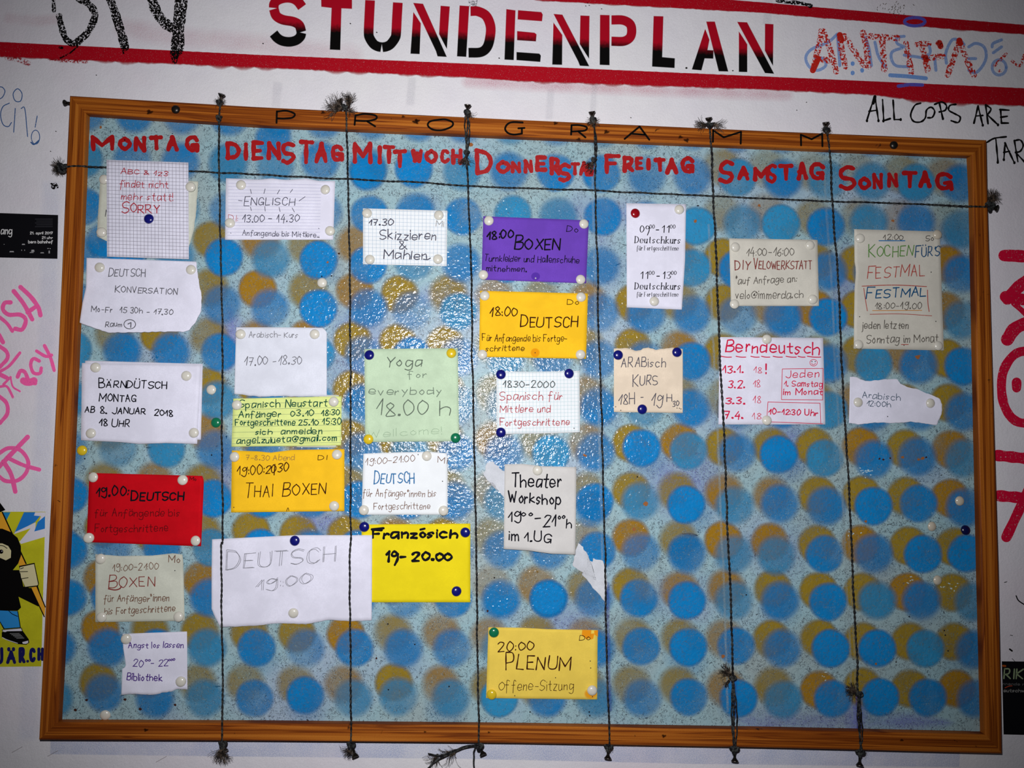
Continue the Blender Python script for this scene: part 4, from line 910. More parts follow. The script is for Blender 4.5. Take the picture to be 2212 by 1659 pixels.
cord(S6, 'thin twisted cord between the Samstag and Sonntag columns', [('knot', 1785, 280), ('fibres', 1784, 281, -60, 90, 14, 30), ('knot', 1856, 1501, .0195, .0036), ('fibres', 1848, 1494, -168, 36, 24, 46, .0195), ('knot', 1858, 1626, .02, .0042), ('fibres', 1866, 1622, 45, 15, 16, 4, .02)], vdepth, seed=6, amp=1.5)
SH = [(136, 361), (175, 358), (300, 365), (400, 369), (475, 373), (640, 381), (750, 387), (900, 394), (1010, 402), (1285, 412), (1400, 417), (1540, 424), (1800, 435), (2000, 441), (2110, 446), (2140, 447)]
cord(SH, 'thin twisted cord stretched horizontally under the day headings', [('knot', 134, 362, .018, .005), ('fibres', 130, 358, 130, 60, 22, 70, .014), ('knot', 2138, 446, .022, .005), ('fibres', 2136, 440, -75, 30, 34, 60, .016), ('fibres', 2140, 430, -30, 30, 24, 30, .014)], hdepth, seed=7, group='cords dividing the board')
# second loop of the third cord and the doubled lower ends of the fifth and sixth
def extra(parent_label, paths):
    o = [x for x in C.objects if x.get('label') == parent_label][0]
    for p_, dep in paths:
        q_ = catmull(p_, 10); v, f = tube([P(x + 0.6 * math.sin(i * .9), y, dep(x, y) + .0012) for i, (x, y) in enumerate(q_)], 0.0008, 6); mk('strand', v, f, M_CORD, o, smooth=True)
extra('thin twisted cord between the Mittwoch and Donnerstag columns', [([(1008, 240), (1014, 270), (1013, 300), (1009, 330)], vdepth), ([(1008, 240), (1004, 265), (1006, 300), (1008, 330)], vdepth), ([(1026, 1612), (1023, 1640), (1028, 1700)], lambda x, y: .012), ([(1030, 1609), (1005, 1612), (975, 1624), (950, 1632), (925, 1628)], lambda x, y: .014), ([(1030, 1611), (1005, 1615), (975, 1627), (940, 1645), (922, 1662)], lambda x, y: .012)])
extra('thin twisted cord between the Freitag and Samstag columns', [([(1583, 1466), (1590, 1520), (1592, 1570), (1589, 1618)], vdepth), ([(1583, 1466), (1580, 1530), (1582, 1580), (1586, 1618)], vdepth)])
extra('thin twisted cord between the Samstag and Sonntag columns', [([(1856, 1501), (1852, 1540), (1856, 1580), (1862, 1620)], vdepth), ([(1856, 1501), (1860, 1545), (1863, 1590), (1857, 1624)], vdepth)])
extra('thin twisted cord between the Donnerstag and Freitag columns', [([(1282, 262), (1288, 300), (1288, 330), (1286, 345)], vdepth)])
# ================================================================ papers pinned to the board
PM = {'white': paper_mat('white_paper', (0.80, 0.80, 0.93)), 'cool': paper_mat('office_paper', (0.74, 0.77, 0.86)), 'cream': paper_mat('cream_paper', (0.64, 0.66, 0.56), 0.05), 'beige': paper_mat('beige_paper', (0.84, 0.71, 0.55), 0.05),
      'red': paper_mat('red_card', (0.62, 0.003, 0.010), 0.06), 'purple': paper_mat('purple_card', (0.155, 0.060, 0.48), 0.05), 'orange': paper_mat('golden_card', (0.96, 0.56, 0.018), 0.04), 'gold': paper_mat('yellow_card', (0.90, 0.66, 0.10), 0.04),
      'lemon': paper_mat('lemon_card', (0.86, 0.70, 0.012), 0.03), 'lined': paper_mat('pale_yellow_lined', (0.76, 0.86, 0.30), 0.04), 'green': paper_mat('mint_card', (0.55, 0.71, 0.50), 0.05), 'grid': paper_mat('squared_paper', (0.84, 0.88, 0.90), 0.02),
      'grey': paper_mat('grey_white_card', (0.64, 0.63, 0.61), 0.03), 'warm': paper_mat('sunday_paper', (0.66, 0.64, 0.56), 0.04), 'scrap': paper_mat('torn_residue', (0.66, 0.69, 0.74), 0.07)}
GRP = 'notes pinned to the timetable board'
def jag(p, amp, step=4.0, seed=0.0):
    L = sum(math.hypot(b[0] - a[0], b[1] - a[1]) for a, b in zip(p[:-1], p[1:])); n = max(2, int(L / step)); out = []
    for i in range(n + 1):
        x, y = along(p, i / n); e = 0 if i in (0, n) else 1
        out.append((x + e * amp * noise.noise(Vector((x * .11, y * .11, seed))) * 1.6 + e * amp * .6 * noise.noise(Vector((x * .43, y * .43, seed + 5))), y + e * amp * noise.noise(Vector((x * .12, y * .12, seed + 9))) * 1.6 + e * amp * .7 * noise.noise(Vector((x * .45, y * .45, seed + 15)))))
    return out
def note(corners, mat, label, base, top=None, right=None, bottom=None, left=None, bumps=(), rag='', amp=1.2, th=0.00025, cat='note', group=GRP, nu=None, nv=None, bow=0.5):
    TL, TR, BR, BL_ = corners
    t = [TL] + (top or []) + [TR]; b = [BL_] + (bottom or []) + [BR]; l = [TL] + (left or []) + [BL_]; r = [TR] + (right or []) + [BR]
    sd = TL[0] * .01 + TL[1] * .02
    if 't' in rag: t = jag(t, amp, seed=sd)
    if 'b' in rag: b = jag(b, amp, seed=sd + 1)
    if 'l' in rag: l = jag(l, amp, seed=sd + 2)
    if 'r' in rag: r = jag(r, amp, seed=sd + 3)
    nu = nu or (70 if ('t' in rag or 'b' in rag) else 26); nv = nv or (50 if ('l' in rag or 'r' in rag) else 22)
    g = coons(t, r, b, l, nu, nv)
    def depth(x, y):
        d = base
        for cx, cy, s_, h_ in bumps: d += h_ * math.exp(-((x - cx) ** 2 + (y - cy) ** 2) / (s_ * s_))
        return d + 0.00022 * (1 + noise.noise(Vector((x * .015, y * .015, sd))))
    fr = [P(x, y, depth(x, y)) for row in g for x, y in row]; bk_ = [P(x, y, depth(x, y) - th) for row in g for x, y in row]
    m = nu + 1; N = len(fr); f = []
    for j in range(nv):
        for i in range(nu):
            a = j * m + i; f.append((a, a + m, a + m + 1, a + 1)); f.append((N + a, N + a + 1, N + a + m + 1, N + a + m))
    rim = [i for i in range(m)] + [j * m + nu for j in range(1, nv + 1)] + [nv * m + i for i in range(nu - 1, -1, -1)] + [j * m for j in range(nv - 1, 0, -1)]
    for a, c_ in zip(rim, rim[1:] + rim[:1]): f.append((a, c_, N + c_, N + a))
    o = mk('note' if cat == 'note' else cat.replace(' ', '_'), fr + bk_, f, PM[mat], smooth=True)
    tag(o, label, cat, group)
    o['_'] = 0; del o['_']
    return o, depth, g
def ruled(o, depth, corners, nx, ny, hw, col, alpha, x0=0.0, y0=0.0, x1=1.0, y1=1.0, kind='ruled_lines'):
    TL, TR, BR, BL_ = corners; g = Ink(depth, 0.00008)
    def q(u, v): return tuple((1 - u) * (1 - v) * TL[k_] + u * (1 - v) * TR[k_] + u * v * BR[k_] + (1 - u) * v * BL_[k_] for k_ in (0, 1))
    for i in range(nx):
        u = x0 + (x1 - x0) * (i + .5) / nx; g.seg([q(u, .004 + .992 * t / 18) for t in range(19)], hw, col, alpha, 0, 'butt')
    for j in range(ny):
        v = y0 + (y1 - y0) * (j + .5) / ny; g.seg([q(.004 + .992 * t / 18, v) for t in range(19)], hw, col, alpha, 0, 'butt')
    g.build(kind, M_INK, o)
def write(o, depth, mat, lines, lab=None, name='handwriting', eps=0.00014):
    for ln in lines:
        g = Ink(depth, eps, 1.5e-6)
        if callable(ln):
            ln(g); g.build('drawn_mark' if name == 'handwriting' else name, mat, o, lab); continue
        k_ = dict(ln[-1]) if isinstance(ln[-1], dict) else {}
        a = ln[:-1] if isinstance(ln[-1], dict) else ln
        if isinstance(a[0], str) and a[0] in ZO: zt(g, *a, **k_)
        else: text(g, *a, **k_)
        g.build(name, mat, o, lab)
BK = (0.006, 0.006, 0.010); PC = (0.10, 0.10, 0.115); BR_ = (0.17, 0.085, 0.055); RB = (0.22, 0.035, 0.03)
def holes(g, pts):
    for x, y in pts: g.disc(x, y, 1.2, 1.2, (.03, .03, .03), .9, .6, 8)

# ---- Montag column
c_ = [(217, 379), (428, 392), (408, 535), (209, 510)]
o, d, g_ = note(c_, 'cream', 'pale cream sheet mostly hidden behind the squared sorry note', 0.0131, right=[(424, 455), (418, 500)], bottom=[(230, 521), (300, 526)], rag='r', amp=.8)
write(o, d, M_PENCIL, [('b0', 'M', 900, 262, 940, 262, 50, 0.9, PC)])
c_ = [(230, 345), (407, 351), (408, 560), (231, 554.5)]
o, d, g_ = note(c_, 'white', 'white squared sheet with red writing ending in SORRY', 0.0145, bumps=[(320, 335, 170, .0036), (320, 560, 100, .0012)])
ruled(o, d, c_, 23, 27, 0.34, (.22, .20, .24), .75)
RW = (0.42, 0.010, 0.025)
write(o, d, M_PENCIL, [('a0', 'ABC & 123', 1030, 1478, 1430, 1502, 36, 0.85, RW), ('a0', 'findet nicht', 1020, 1598, 1435, 1602, 62, 0.8, RW), ('b0', 'mehr statt!', 1035, 122, 1475, 134, 62, 0.8, RW), ('b0', 'SORRY', 1040, 232, 1360, 236, 68, 1.1, RW)])
c_ = [(187, 557), (424, 565), (397, 717), (172, 697)]
o, d, g_ = note(c_, 'white', 'torn white sheet with pencilled Deutsch Konversation', 0.0136, right=[(428, 598), (436, 640), (434, 675), (422, 697), (410, 712)], bottom=[(195, 706), (235, 719), (300, 718), (370, 716)], left=[(186, 620), (178, 655)], bumps=[(300, 725, 110, .0035), (172, 697, 40, .004), (430, 640, 50, .002)], rag='rb', amp=1.0)
write(o, d, M_PENCIL, [('b0', 'DEUTSCH', 925, 775, 1240, 782, 60, 0.85, PC), ('b0', 'KONVERSATION', 980, 912, 1510, 932, 48, 0.85, PC), ('b0', 'Mo-Fr', 778, 1078, 955, 1090, 46, 0.85, PC), ('b0', '15 30h', 1025, 1088, 1215, 1096, 46, 0.85, PC), ('b0', '- 17.30', 1250, 1100, 1475, 1105, 44, 0.85, PC), ('b0', 'Raum', 898, 1208, 1040, 1206, 42, 0.85, PC), ('b0', '1', 1090, 1212, 1115, 1212, 40, 1.1, PC, {'jit': .1}),
    lambda g: g.ring(*Z('b0', [(1107, 1187)])[0], 12.5, 10, .9, PC)])
# second sheet behind
c2_ = [(184, 779), (438, 786), (434, 950), (182, 948)]
o, d, g_ = note(c2_, 'white', 'plain white sheet just visible behind the white sheet of black marker capitals', 0.0132)
c_ = [(177, 784), (435, 788), (426, 959), (175, 951)]
o, d, g_ = note(c_, 'white', 'white sheet with black marker capitals for Monday the eighth of January', 0.0138, bottom=[(260, 955), (300, 959), (360, 957)], bumps=[(300, 960, 80, .0015)])
write(o, d, M_INK, [('c0', 'BÄRNDÜTSCH', 842, 62, 1425, 80, 58, 1.15, BK), ('c0', 'MONTAG', 848, 180, 1158, 190, 56, 1.15, BK), ('c0', 'AB', 727, 280, 805, 278, 48, 1.15, BK), ('c0', '8.', 852, 285, 910, 290, 55, 1.15, BK), ('c0', 'JANUAR', 955, 288, 1240, 294, 48, 1.15, BK), ('c0', '2018', 1317, 305, 1475, 312, 50, 1.15, BK), ('c0', '18 UHR', 850, 393, 1105, 402, 55, 1.15, BK)])
c_ = [(193, 1021.5), (437, 1028), (434.5, 1180), (187, 1171)]
o, d, g_ = note(c_, 'red', 'red card with black and dark red writing', 0.0134, right=[(440, 1036), (440, 1050)], bumps=[(440, 1030, 30, .002)])
DR = (0.10, 0.004, 0.006)
write(o, d, M_INK, [('c0', '19.00:', 815, 1000, 1092, 990, 80, 1.5, BK), ('c0', 'DEUTSCH', 1120, 1030, 1562, 1025, 68, 1.7, BK), ('c0', 'für Anfängende bis', 808, 1165, 1530, 1168, 62, .75, DR), ('c0', 'Fortgeschrittene', 808, 1300, 1430, 1296, 62, .75, DR), ('c0', 'Mo', 1615, 862, 1675, 862, 28, .7, DR)])
c_ = [(206, 1197), (394, 1198), (399, 1341), (206, 1344)]
o, d, g_ = note(c_, 'cream', 'cream card with reddish brown Boxen and brown small writing', 0.0134, top=[(260, 1201), (330, 1200), (375, 1195)], right=[(396, 1215)], bumps=[(300, 1200, 50, .004), (396, 1200, 26, .003)])
write(o, d, M_INK, [('c0', 'Mo', 1440, 1558, 1535, 1560, 55, .8, BR_), ('c0', '19:00-21:00', 960, 1632, 1350, 1620, 55, .7, BR_), ('d0', 'BOXEN', 925, 118, 1320, 110, 82, .95, RB), ('d0', 'für Anfänger*innen', 882, 243, 1440, 235, 58, .8, BR_), ('d0', 'bis Fortgeschrittene', 892, 352, 1492, 322, 58, .8, BR_), lambda g: g.stroke(Z('d0', [(925, 130), (980, 140), (1020, 130), (1035, 110)]), 1.3, RB), lambda g: holes(g, Z('c0', [(1492, 1630)]))])
c_ = [(265, 1369), (404, 1364), (405, 1489.5), (262, 1501)]
o, d, g_ = note(c_, 'white', 'small torn white scrap with purple ink writing', 0.0135, left=[(266, 1400), (270, 1425), (272, 1440), (264, 1445)], bottom=[(290, 1499), (330, 1501), (362, 1495), (385, 1489)], rag='b', amp=1.2, bumps=[(265, 1500, 40, .002)])
PU = (0.07, 0.025, 0.22)
write(o, d, M_INK, [('d0', 'Angst los lassen', 1097, 635, 1562, 632, 48, .85, PU), ('d0', '20', 1137, 795, 1222, 795, 58, .85, PU), ('d0', '00', 1240, 750, 1282, 748, 16, .85, PU), ('d0', '- 22', 1287, 792, 1430, 788, 55, .85, PU), ('d0', '000', 1438, 745, 1490, 742, 16, .85, PU), ('d0', 'Bibliothek', 1082, 908, 1382, 918, 58, 1.0, PU)])
# ---- Dienstag column
c_ = [(488, 385), (724, 391), (720, 518), (486, 518)]
o, d, g_ = note(c_, 'white', 'white lined sheet with the word Englisch and rays drawn around it', 0.0132, top=[(560, 388), (585, 385), (620, 389), (660, 385), (690, 391)], bumps=[(600, 385, 60, .0015)])
ruled(o, d, [(492, 392), (695, 396), (692, 512), (490, 512)], 0, 17, 0.35, (.45, .45, .62), .55); 
LN = (0.07, 0.07, 0.10)
write(o, d, M_INK, [('ENGLISCH', 527, 443, 636, 443, 17, .8, LN), ('13.00 - 14.30', 523, 480, 645, 479, 15, .8, LN), ('Anfangende bis Mittlere..', 524, 508, 690, 513, 11, .65, LN), ('DI:', 493, 478, 514, 479, 13, .6, (.45, .12, .12)),
    lambda g: [g.stroke([(a, b), (c2, d2)], .65, LN) for a, b, c2, d2 in ((541, 409, 543, 418), (572.8, 408, 570, 418), (604, 410, 599, 419), (632, 409, 627, 416), (646, 434, 659, 425), (572, 446, 573, 456), (603, 448, 605, 457), (631, 449, 636, 458), (515, 433, 523, 434), (541, 447, 543, 455), (498, 503, 499, 504), (688, 493, 689, 494))]])
c_ = [(510, 707), (697, 708), (706, 856), (506, 851)]
o, d, g_ = note(c_, 'cool', 'plain pale sheet with faint pencil Arabisch Kurs', 0.0136, top=[(600, 707)], right=[(706, 717), (706, 780)], bottom=[(520, 852), (560, 857), (610, 856), (660, 857)], rag='b', amp=.9, bumps=[(600, 860, 60, .0012), (706, 708, 20, .002)])
write(o, d, M_PENCIL, [('Arabisch- Kurs', 538, 729, 643, 729, 12, .7, (.2, .2, .22)), ('17.00 -18.30', 527, 789, 651, 787, 18, .8, (.14, .14, .16))])
c_ = [(690, 853), (732, 853), (726, 967), (640, 966)]
o, d, g_ = note(c_, 'cream', 'blank white sheet peeking out behind the pale yellow lined note', 0.0130)
c_ = [(504, 861), (738, 856), (737, 962), (500, 965)]
o, d, g_ = note(c_, 'lined', 'pale yellow lined note with dark green Spanisch Neustart writing', 0.0133, bottom=[(580, 964), (660, 964)])
ruled(o, d, c_, 0, 8, 0.45, (.30, .38, .22), .7, y0=.05, y1=1.0)
GR = (0.008, 0.07, 0.045)
write(o, d, M_INK, [('Spanisch Neustart', 516, 881, 706, 877, 15, 1.0, GR), ('Anfänger', 516, 902, 606, 900, 14, 1.0, GR), ('03.10', 628, 899, 678, 898, 12, 1.0, GR), ('18:30', 694, 898, 733, 896, 12, 1.0, GR), ('Fortgeschrittene', 508, 919, 637, 918, 13, 1.0, GR), ('25.10', 645, 918, 687, 918, 12, 1.0, GR), ('15:30', 696, 917, 736, 917, 13, 1.0, GR), ('sich', 552, 939, 587, 938, 12, 1.0, GR), ('anmelden', 607, 938, 695, 937, 13, 1.0, GR), ('angel.zulueta@gmail.com', 511, 959, 727, 951, 13, 1.0, GR)])
c_ = [(501, 973), (744, 970), (744, 1104), (499, 1107)]
o, d, g_ = note(c_, 'orange', 'golden yellow card reading Thai Boxen', 0.0134, top=[(560, 975), (583, 978), (630, 972), (680, 971)], bumps=[(583, 974, 40, .003), (744, 970, 20, .001)])
DB = (0.045, 0.012, 0.004)
write(o, d, M_INK, [('THAI', 529, 1073, 588, 1072, 24, 1.0, DB), ('BOXEN', 611, 1070, 704, 1067, 22, 1.1, DB), ('19:00', 512, 1026, 566, 1024, 19, 1.0, DB), (':2030', 569, 1023, 623, 1017, 18, 1.1, DB), ('DI', 687, 993, 706, 993, 9, .7, DB), lambda g: g.stroke([(594, 1003), (592, 1026)], 1.1, DB), lambda g: g.stroke([(619, 1104), (622, 1097), (624, 1103)], .7, DB), lambda g: holes(g, [(505, 1096)])])
write(o, d, M_PENCIL, [('7-8.30 Abend', 532, 994, 636, 994, 11, .7, (.35, .2, .05))])
c16 = [(781, 1133), (1016, 1131), (1016, 1301), (782, 1301)]
o, d, g_ = note(c16, 'lemon', 'bright yellow sheet with thick black marker Franzosisch and hours', 0.0132)
write(o, d, M_INK, [('c1', 'Franzosich', 1005, 1350, 1730, 1352, 72, 2.6, BK, {'wob': .25}), ('c1', '19-', 1122, 1552, 1285, 1545, 84, 2.7, BK, {'wob': .25, 'jit': .15}), ('c1', '20.00', 1352, 1542, 1680, 1540, 66, 2.7, BK, {'wob': .25}), lambda g: g.stroke(Z('c1', [(1415, 1280), (1450, 1272)]), 2.4, BK), lambda g: g.stroke(Z('c1', [(1000, 1278), (1100, 1268)]), 2.6, BK)])
c_ = [(458, 1165), (804, 1156), (803, 1340), (476, 1355)]
o, d, g_ = note(c_, 'white', 'large white sheet with light pencil Deutsch above 19:00', 0.0142, top=[(560, 1160), (640, 1156)], bottom=[(560, 1351), (600, 1346), (660, 1348.5), (710, 1339), (760, 1342)], left=[(457, 1230), (457, 1315), (463, 1330)], rag='b', amp=.7, bumps=[(468, 1345, 40, .003), (800, 1250, 60, .0012)])
def dbl(g):
    for dx in (0, 3):
        text(g, 'DEUTSCH', 487 + dx, 1230, 722 + dx, 1213, 32, .6, (.24, .24, .27), jit=.4); text(g, '19:00', 552 + dx, 1277, 670 + dx, 1259, 22, .55, (.24, .24, .27), jit=.4)
write(o, d, M_PENCIL, [dbl])
# ---- Mittwoch column
c_ = [(784, 450), (966.5, 455), (965, 575), (784, 571)]
o, d, g_ = note(c_, 'grid', 'white squared card reading Skizzieren and Mahlen', 0.0133)
ruled(o, d, c_, 22, 15, 0.38, (.42, .55, .68), .55)
write(o, d, M_INK, [('b1', '17.30', 970, 342, 1182, 345, 55, 1.05, LN), ('b1', 'Skizzieren', 1065, 460, 1545, 465, 78, 1.05, LN), ('b1', '&', 1240, 550, 1305, 550, 62, 1.0, LN), ('b1', 'Mahlen', 1100, 628, 1470, 632, 72, 1.1, LN), lambda g: g.stroke(Z('b1', [(1440, 632), (1475, 635), (1500, 622)]), 1.1, LN)])
write(o, d, M_PENCIL, [('b1', 'Mi', 1548, 350, 1615, 354, 42, .7, (.3, .3, .3))])
c_ = [(787, 754), (989, 752), (992, 953), (789, 955)]
o, d, g_ = note(c_, 'green', 'pale green card with pencilled Yoga for everybody', 0.0133)
write(o, d, M_PENCIL, [('b1', 'Yoga', 1120, 1550, 1420, 1545, 88, 1.1, (.10, .13, .10)), ('for', 880, 817, 920, 815, 13, .8, (.15, .2, .15)), ('c1', 'everybody', 978, 128, 1590, 125, 62, .9, (.15, .2, .15)), ('c1', '18.00', 1030, 312, 1475, 300, 130, 1.1, (.10, .13, .10)), ('c1', 'h', 1575, 300, 1660, 295, 140, 1.1, (.1, .13, .1))])
write(o, d, M_PENCIL, [('c1', 'Wellcome!', 965, 490, 1600, 465, 65, .5, (.28, .40, .27), {'alpha': .6})])
c_ = [(785, 980), (965, 979), (967, 1112), (781, 1112)]
o, d, g_ = note(c_, 'grid', 'white card with blue Deutsch and brown beginners line', 0.0133, top=[(860, 977), (930, 976)], right=[(967, 990)], bumps=[(960, 978, 26, .003)])
write(o, d, M_INK, [('c1', '19:00-21:00', 945, 727, 1362, 700, 52, .65, BR_), ('c1', 'Mi', 1565, 705, 1640, 718, 52, .65, BR_), ('c1', 'für Anfänger*innen bis', 922, 998, 1545, 998, 58, .65, BR_), ('c1', 'Fortgeschrittene', 1017, 1108, 1495, 1105, 58, .65, BR_), lambda g: holes(g, Z('c1', [(1395, 640), (1603, 868)]))])
write(o, d, M_PENCIL, [('c1', 'DEUTSCH', 1018, 885, 1362, 882, 82, 1.25, (0.02, .16, .38))])
# ---- Donnerstag column
c_ = [(1044, 467), (1272, 476), (1266, 612), (1040, 604)]
o, d, g_ = note(c_, 'purple', 'purple card with black Boxen and a line about sports clothes', 0.0134)
write(o, d, M_INK, [('18:00', 1052, 517, 1108, 513, 18, 1.6, BK), ('b2', 'BOXEN', 52, 545, 430, 545, 95, 1.6, BK), ('b2', 'Do', 490, 398, 585, 402, 52, .75, BK), ('Turnkleider und Hallenschuhe', 1046, 564, 1251, 568, 14, .8, BK), ('mitnehmen.', 1051, 586, 1137, 587, 12, .8, BK), lambda g: (g.disc(1157, 597, 9, 8, (.10, .035, .40), .8, 2), g.disc(1157, 601, 1.6, 1.6, (.5, .5, .5), 1, .5))])
c_ = [(1037, 628), (1270, 634), (1266, 775), (1035, 771)]
o, d, g_ = note(c_, 'orange', 'golden yellow card reading Deutsch at 18:00 in the Donnerstag column', 0.0134)
write(o, d, M_INK, [('18:00', 1058, 683, 1117, 682, 19, 1.15, DB), ('b2', 'DEUTSCH', 92, 1205, 580, 1215, 85, 1.3, DB), ('b2', 'Do', 495, 1015, 595, 1020, 42, .75, DB), ('Für Anfangende bis Fortge-', 1042, 736, 1224, 738, 14, .75, DB), ('schrittene', 1049, 759, 1132, 757, 13, .75, DB), lambda g: (g.disc(1156, 762, 9, 9, (.9, .36, .005), .7, 3), holes(g, [(1156, 762)]))])
c_ = [(1072, 802), (1252, 801), (1253, 934), (1073, 938)]
o, d, g_ = note(c_, 'grid', 'white squared card with red line Spanisch for intermediate learners', 0.0133, top=[(1150, 803)], bottom=[(1200, 936)], bumps=[(1250, 935, 30, .0015)])
ruled(o, d, c_, 24, 17, 0.36, (.45, .66, .70), .5)
write(o, d, M_PENCIL, [('1830-2000', 1087, 837, 1197, 838, 14, 1.0, (.06, .08, .08)), ('Spanisch für', 1080, 865, 1214, 863, 17, .8, RW), ('Mittlere und', 1080, 890, 1189, 890, 15, .8, RW), ('Fortgeschrittene', 1080, 920, 1229, 918, 15, .8, RW), lambda g: holes(g, [(1240, 925)])])
c_ = [(1090, 1003), (1245, 1009), (1243, 1198), (1088, 1186)]
o, d, g_ = note(c_, 'grey', 'grey white sheet with bold black Theater Workshop', 0.0139, top=[(1130, 1002), (1170, 1007)], bottom=[(1140, 1189), (1190, 1196)], bumps=[(1165, 1198, 70, .004), (1090, 1120, 60, .0025)])
write(o, d, M_INK, [('c2', 'Theater', 20, 918, 440, 915, 112, 1.55, BK), ('Workshop', 1099, 1085, 1210, 1090, 23, 1.55, BK), ('19', 1098, 1127, 1124, 1127, 21, 1.4, BK), ('oo', 1127, 1115, 1150, 1114, 11, 1.3, BK), ('-', 1155, 1126, 1166, 1125, 14, 1.4, BK), ('21', 1173, 1139, 1200, 1138, 24, 1.4, BK), ('oo', 1205, 1122, 1220, 1120, 11, 1.3, BK), ('h', 1222, 1140, 1233, 1140, 19, 1.3, BK), ('im 1.UG', 1099, 1166, 1189, 1172, 20, 1.4, BK)])
c_ = [(1055, 1355), (1291, 1361), (1290, 1511), (1050, 1508)]
o, d, g_ = note(c_, 'gold', 'yellow card reading Plenum with a torn orange stained corner', 0.0133, top=[(1130, 1356), (1180, 1359)],  bumps=[(1170, 1356, 40, .003)])
write(o, d, M_INK, [lambda g: g.poly([(1259, 1362), (1276, 1362), (1275, 1375), (1268, 1380), (1258, 1372)], (.9, .33, .01), .9, 2), lambda g: (g.poly([(1275, 1370), (1283, 1369), (1281, 1379), (1276, 1381)], (.9, .33, .01), .9, 1), g.poly([(1284, 1363), (1291, 1362), (1291, 1374), (1285, 1371)], (.9, .33, .01), .9, 1)), lambda g: (g.disc(1276, 1499, 12, 9, (.9, .38, .01), .8, 6))], 'orange stain around the torn corner and pin', 'stain', 0.00008)
write(o, d, M_INK, [('20:00', 1077, 1407, 1153, 1404, 19, 1.2, DB), ('PLENUM', 1092, 1445, 1231, 1447, 29, 1.35, DB, {'wob': .25}), ('Offene-Sitzung', 1077, 1491, 1238, 1491, 20, .65, DB), ('Do', 1251, 1383, 1275, 1383, 12, .7, DB), lambda g: holes(g, [(1280, 1505), (1112, 1503), (1276, 1443), (1275, 1428), (1200, 1464)])])
# ---- Freitag column
c_ = [(1353, 439), (1482, 441), (1473, 669), (1354, 664)]
o, d, g_ = note(c_, 'white', 'tall white printed slip listing two Deutschkurs hours', 0.0133, right=[(1480, 560)], bumps=[(1473, 669, 30, .002)])
sf = {'serif': True, 'jit': 0.0, 'gap': 2.9}
write(o, d, M_INK, [('b2', '09', 1117, 403, 1192, 403, 58, .85, BK, sf), ('b2', '00', 1198, 370, 1238, 370, 33, .6, BK, sf), ('b2', '-', 1253, 400, 1275, 400, 45, 1.0, BK, {'jit': 0.0}), ('b2', '11', 1304, 403, 1362, 403, 58, .85, BK, sf), ('b2', '00', 1374, 370, 1415, 370, 33, .6, BK, sf), ('b2', 'Deutschkurs', 1072, 493, 1458, 497, 56, .85, BK, sf), ('b2', 'für Fortgeschrittene', 1087, 555, 1443, 557, 38, .52, BK, sf),
    ('b2', '11', 1120, 797, 1180, 797, 58, .85, BK, sf), ('b2', '00', 1194, 765, 1236, 765, 33, .6, BK, sf), ('b2', '-', 1258, 795, 1280, 795, 45, 1.0, BK, {'jit': 0.0}), ('b2', '13', 1312, 797, 1376, 797, 58, .85, BK, sf), ('b2', '00', 1383, 765, 1424, 765, 33, .6, BK, sf), ('b2', 'Deutschkurs', 1072, 888, 1458, 890, 56, .85, BK, sf), ('b2', 'für Fortgeschrittene', 1087, 950, 1441, 950, 38, .52, BK, sf)], None, 'printed_text')
c_ = [(1326, 753), (1475, 754), (1475, 892), (1326, 890)]
o, d, g_ = note(c_, 'beige', 'beige card with torn top edge and pencilled Arabisch Kurs', 0.0133, top=[(1350, 752), (1375, 758), (1395, 750), (1415, 755), (1445, 751)], rag='t', amp=1.5)
write(o, d, M_PENCIL, [('b2', 'ARABisch', 957, 1548, 1330, 1555, 75, .9, LN), ('KURS', 1367, 833, 1420, 831, 20, .95, LN), ('c2', '18H', 932, 210, 1070, 205, 88, .95, LN), ('c2', '-', 1122, 170, 1140, 170, 50, .95, LN), ('c2', '19', 1207, 215, 1300, 222, 90, .95, LN), ('c2', 'H', 1345, 185, 1385, 185, 62, .95, LN), ('c2', '30', 1395, 238, 1450, 220, 46, .9, LN), lambda g: holes(g, Z('c2', [(1432, 243), (1452, 245), (1465, 250), (908, 232), (952, 262)]))])
# ---- Samstag column
c_ = [(1575, 515), (1766, 518), (1769, 661), (1579, 661)]
o, d, g_ = note(c_, 'warm', 'cream card with red brown words about a bicycle workshop', 0.0133, bumps=[(1735, 545, 26, .002)])
GT = (0.10, 0.088, 0.075)
write(o, d, M_PENCIL, [('14:00-16:00', 1612, 553, 1714, 552, 17, .8, GT), ('*auf Anfrage an:', 1588, 613, 1720, 609, 15, .8, GT), ('velo@immerda.ch', 1588, 645, 1735, 644, 17, .8, GT), ('DIY', 1588, 582, 1620, 583, 18, 1.1, RB), ('VELOWERKSTATT', 1628, 581, 1754, 581, 17, 1.0, RB)])
c_ = [(1554, 728), (1778, 730), (1783, 917), (1552, 917)]
o, d, g_ = note(c_, 'white', 'white sheet with red Berndeutsch heading and four dates', 0.0133)
R5 = (0.62, 0.012, 0.06)
def bern(g):
    for x0, x1 in ((1558, 1580), (1590, 1611), (1622, 1640), (1645, 1663), (1670, 1690), (1698, 1720), (1724, 1739), (1744, 1773)): g.stroke([(x0, 769.5), (x0 + (x1 - x0) * .5, 771.5), (x1, 771.5)], 1.0, R5)
    for p_ in ([(1690, 797), (1778, 796), (1777, 864), (1688, 863), (1690, 797)], [(1659.5, 868.5), (1771.5, 871), (1773, 914)], [(1659, 868), (1656, 911), (1777, 915.5)]): g.stroke(p_, .65, R5, smooth=False)
    g.ring(1757.5, 783.5, 8, 7, .6, R5); g.stroke([(1753, 785), (1757, 788), (1762, 785)], .6, R5); holes(g, [(1754, 781), (1761, 781)])
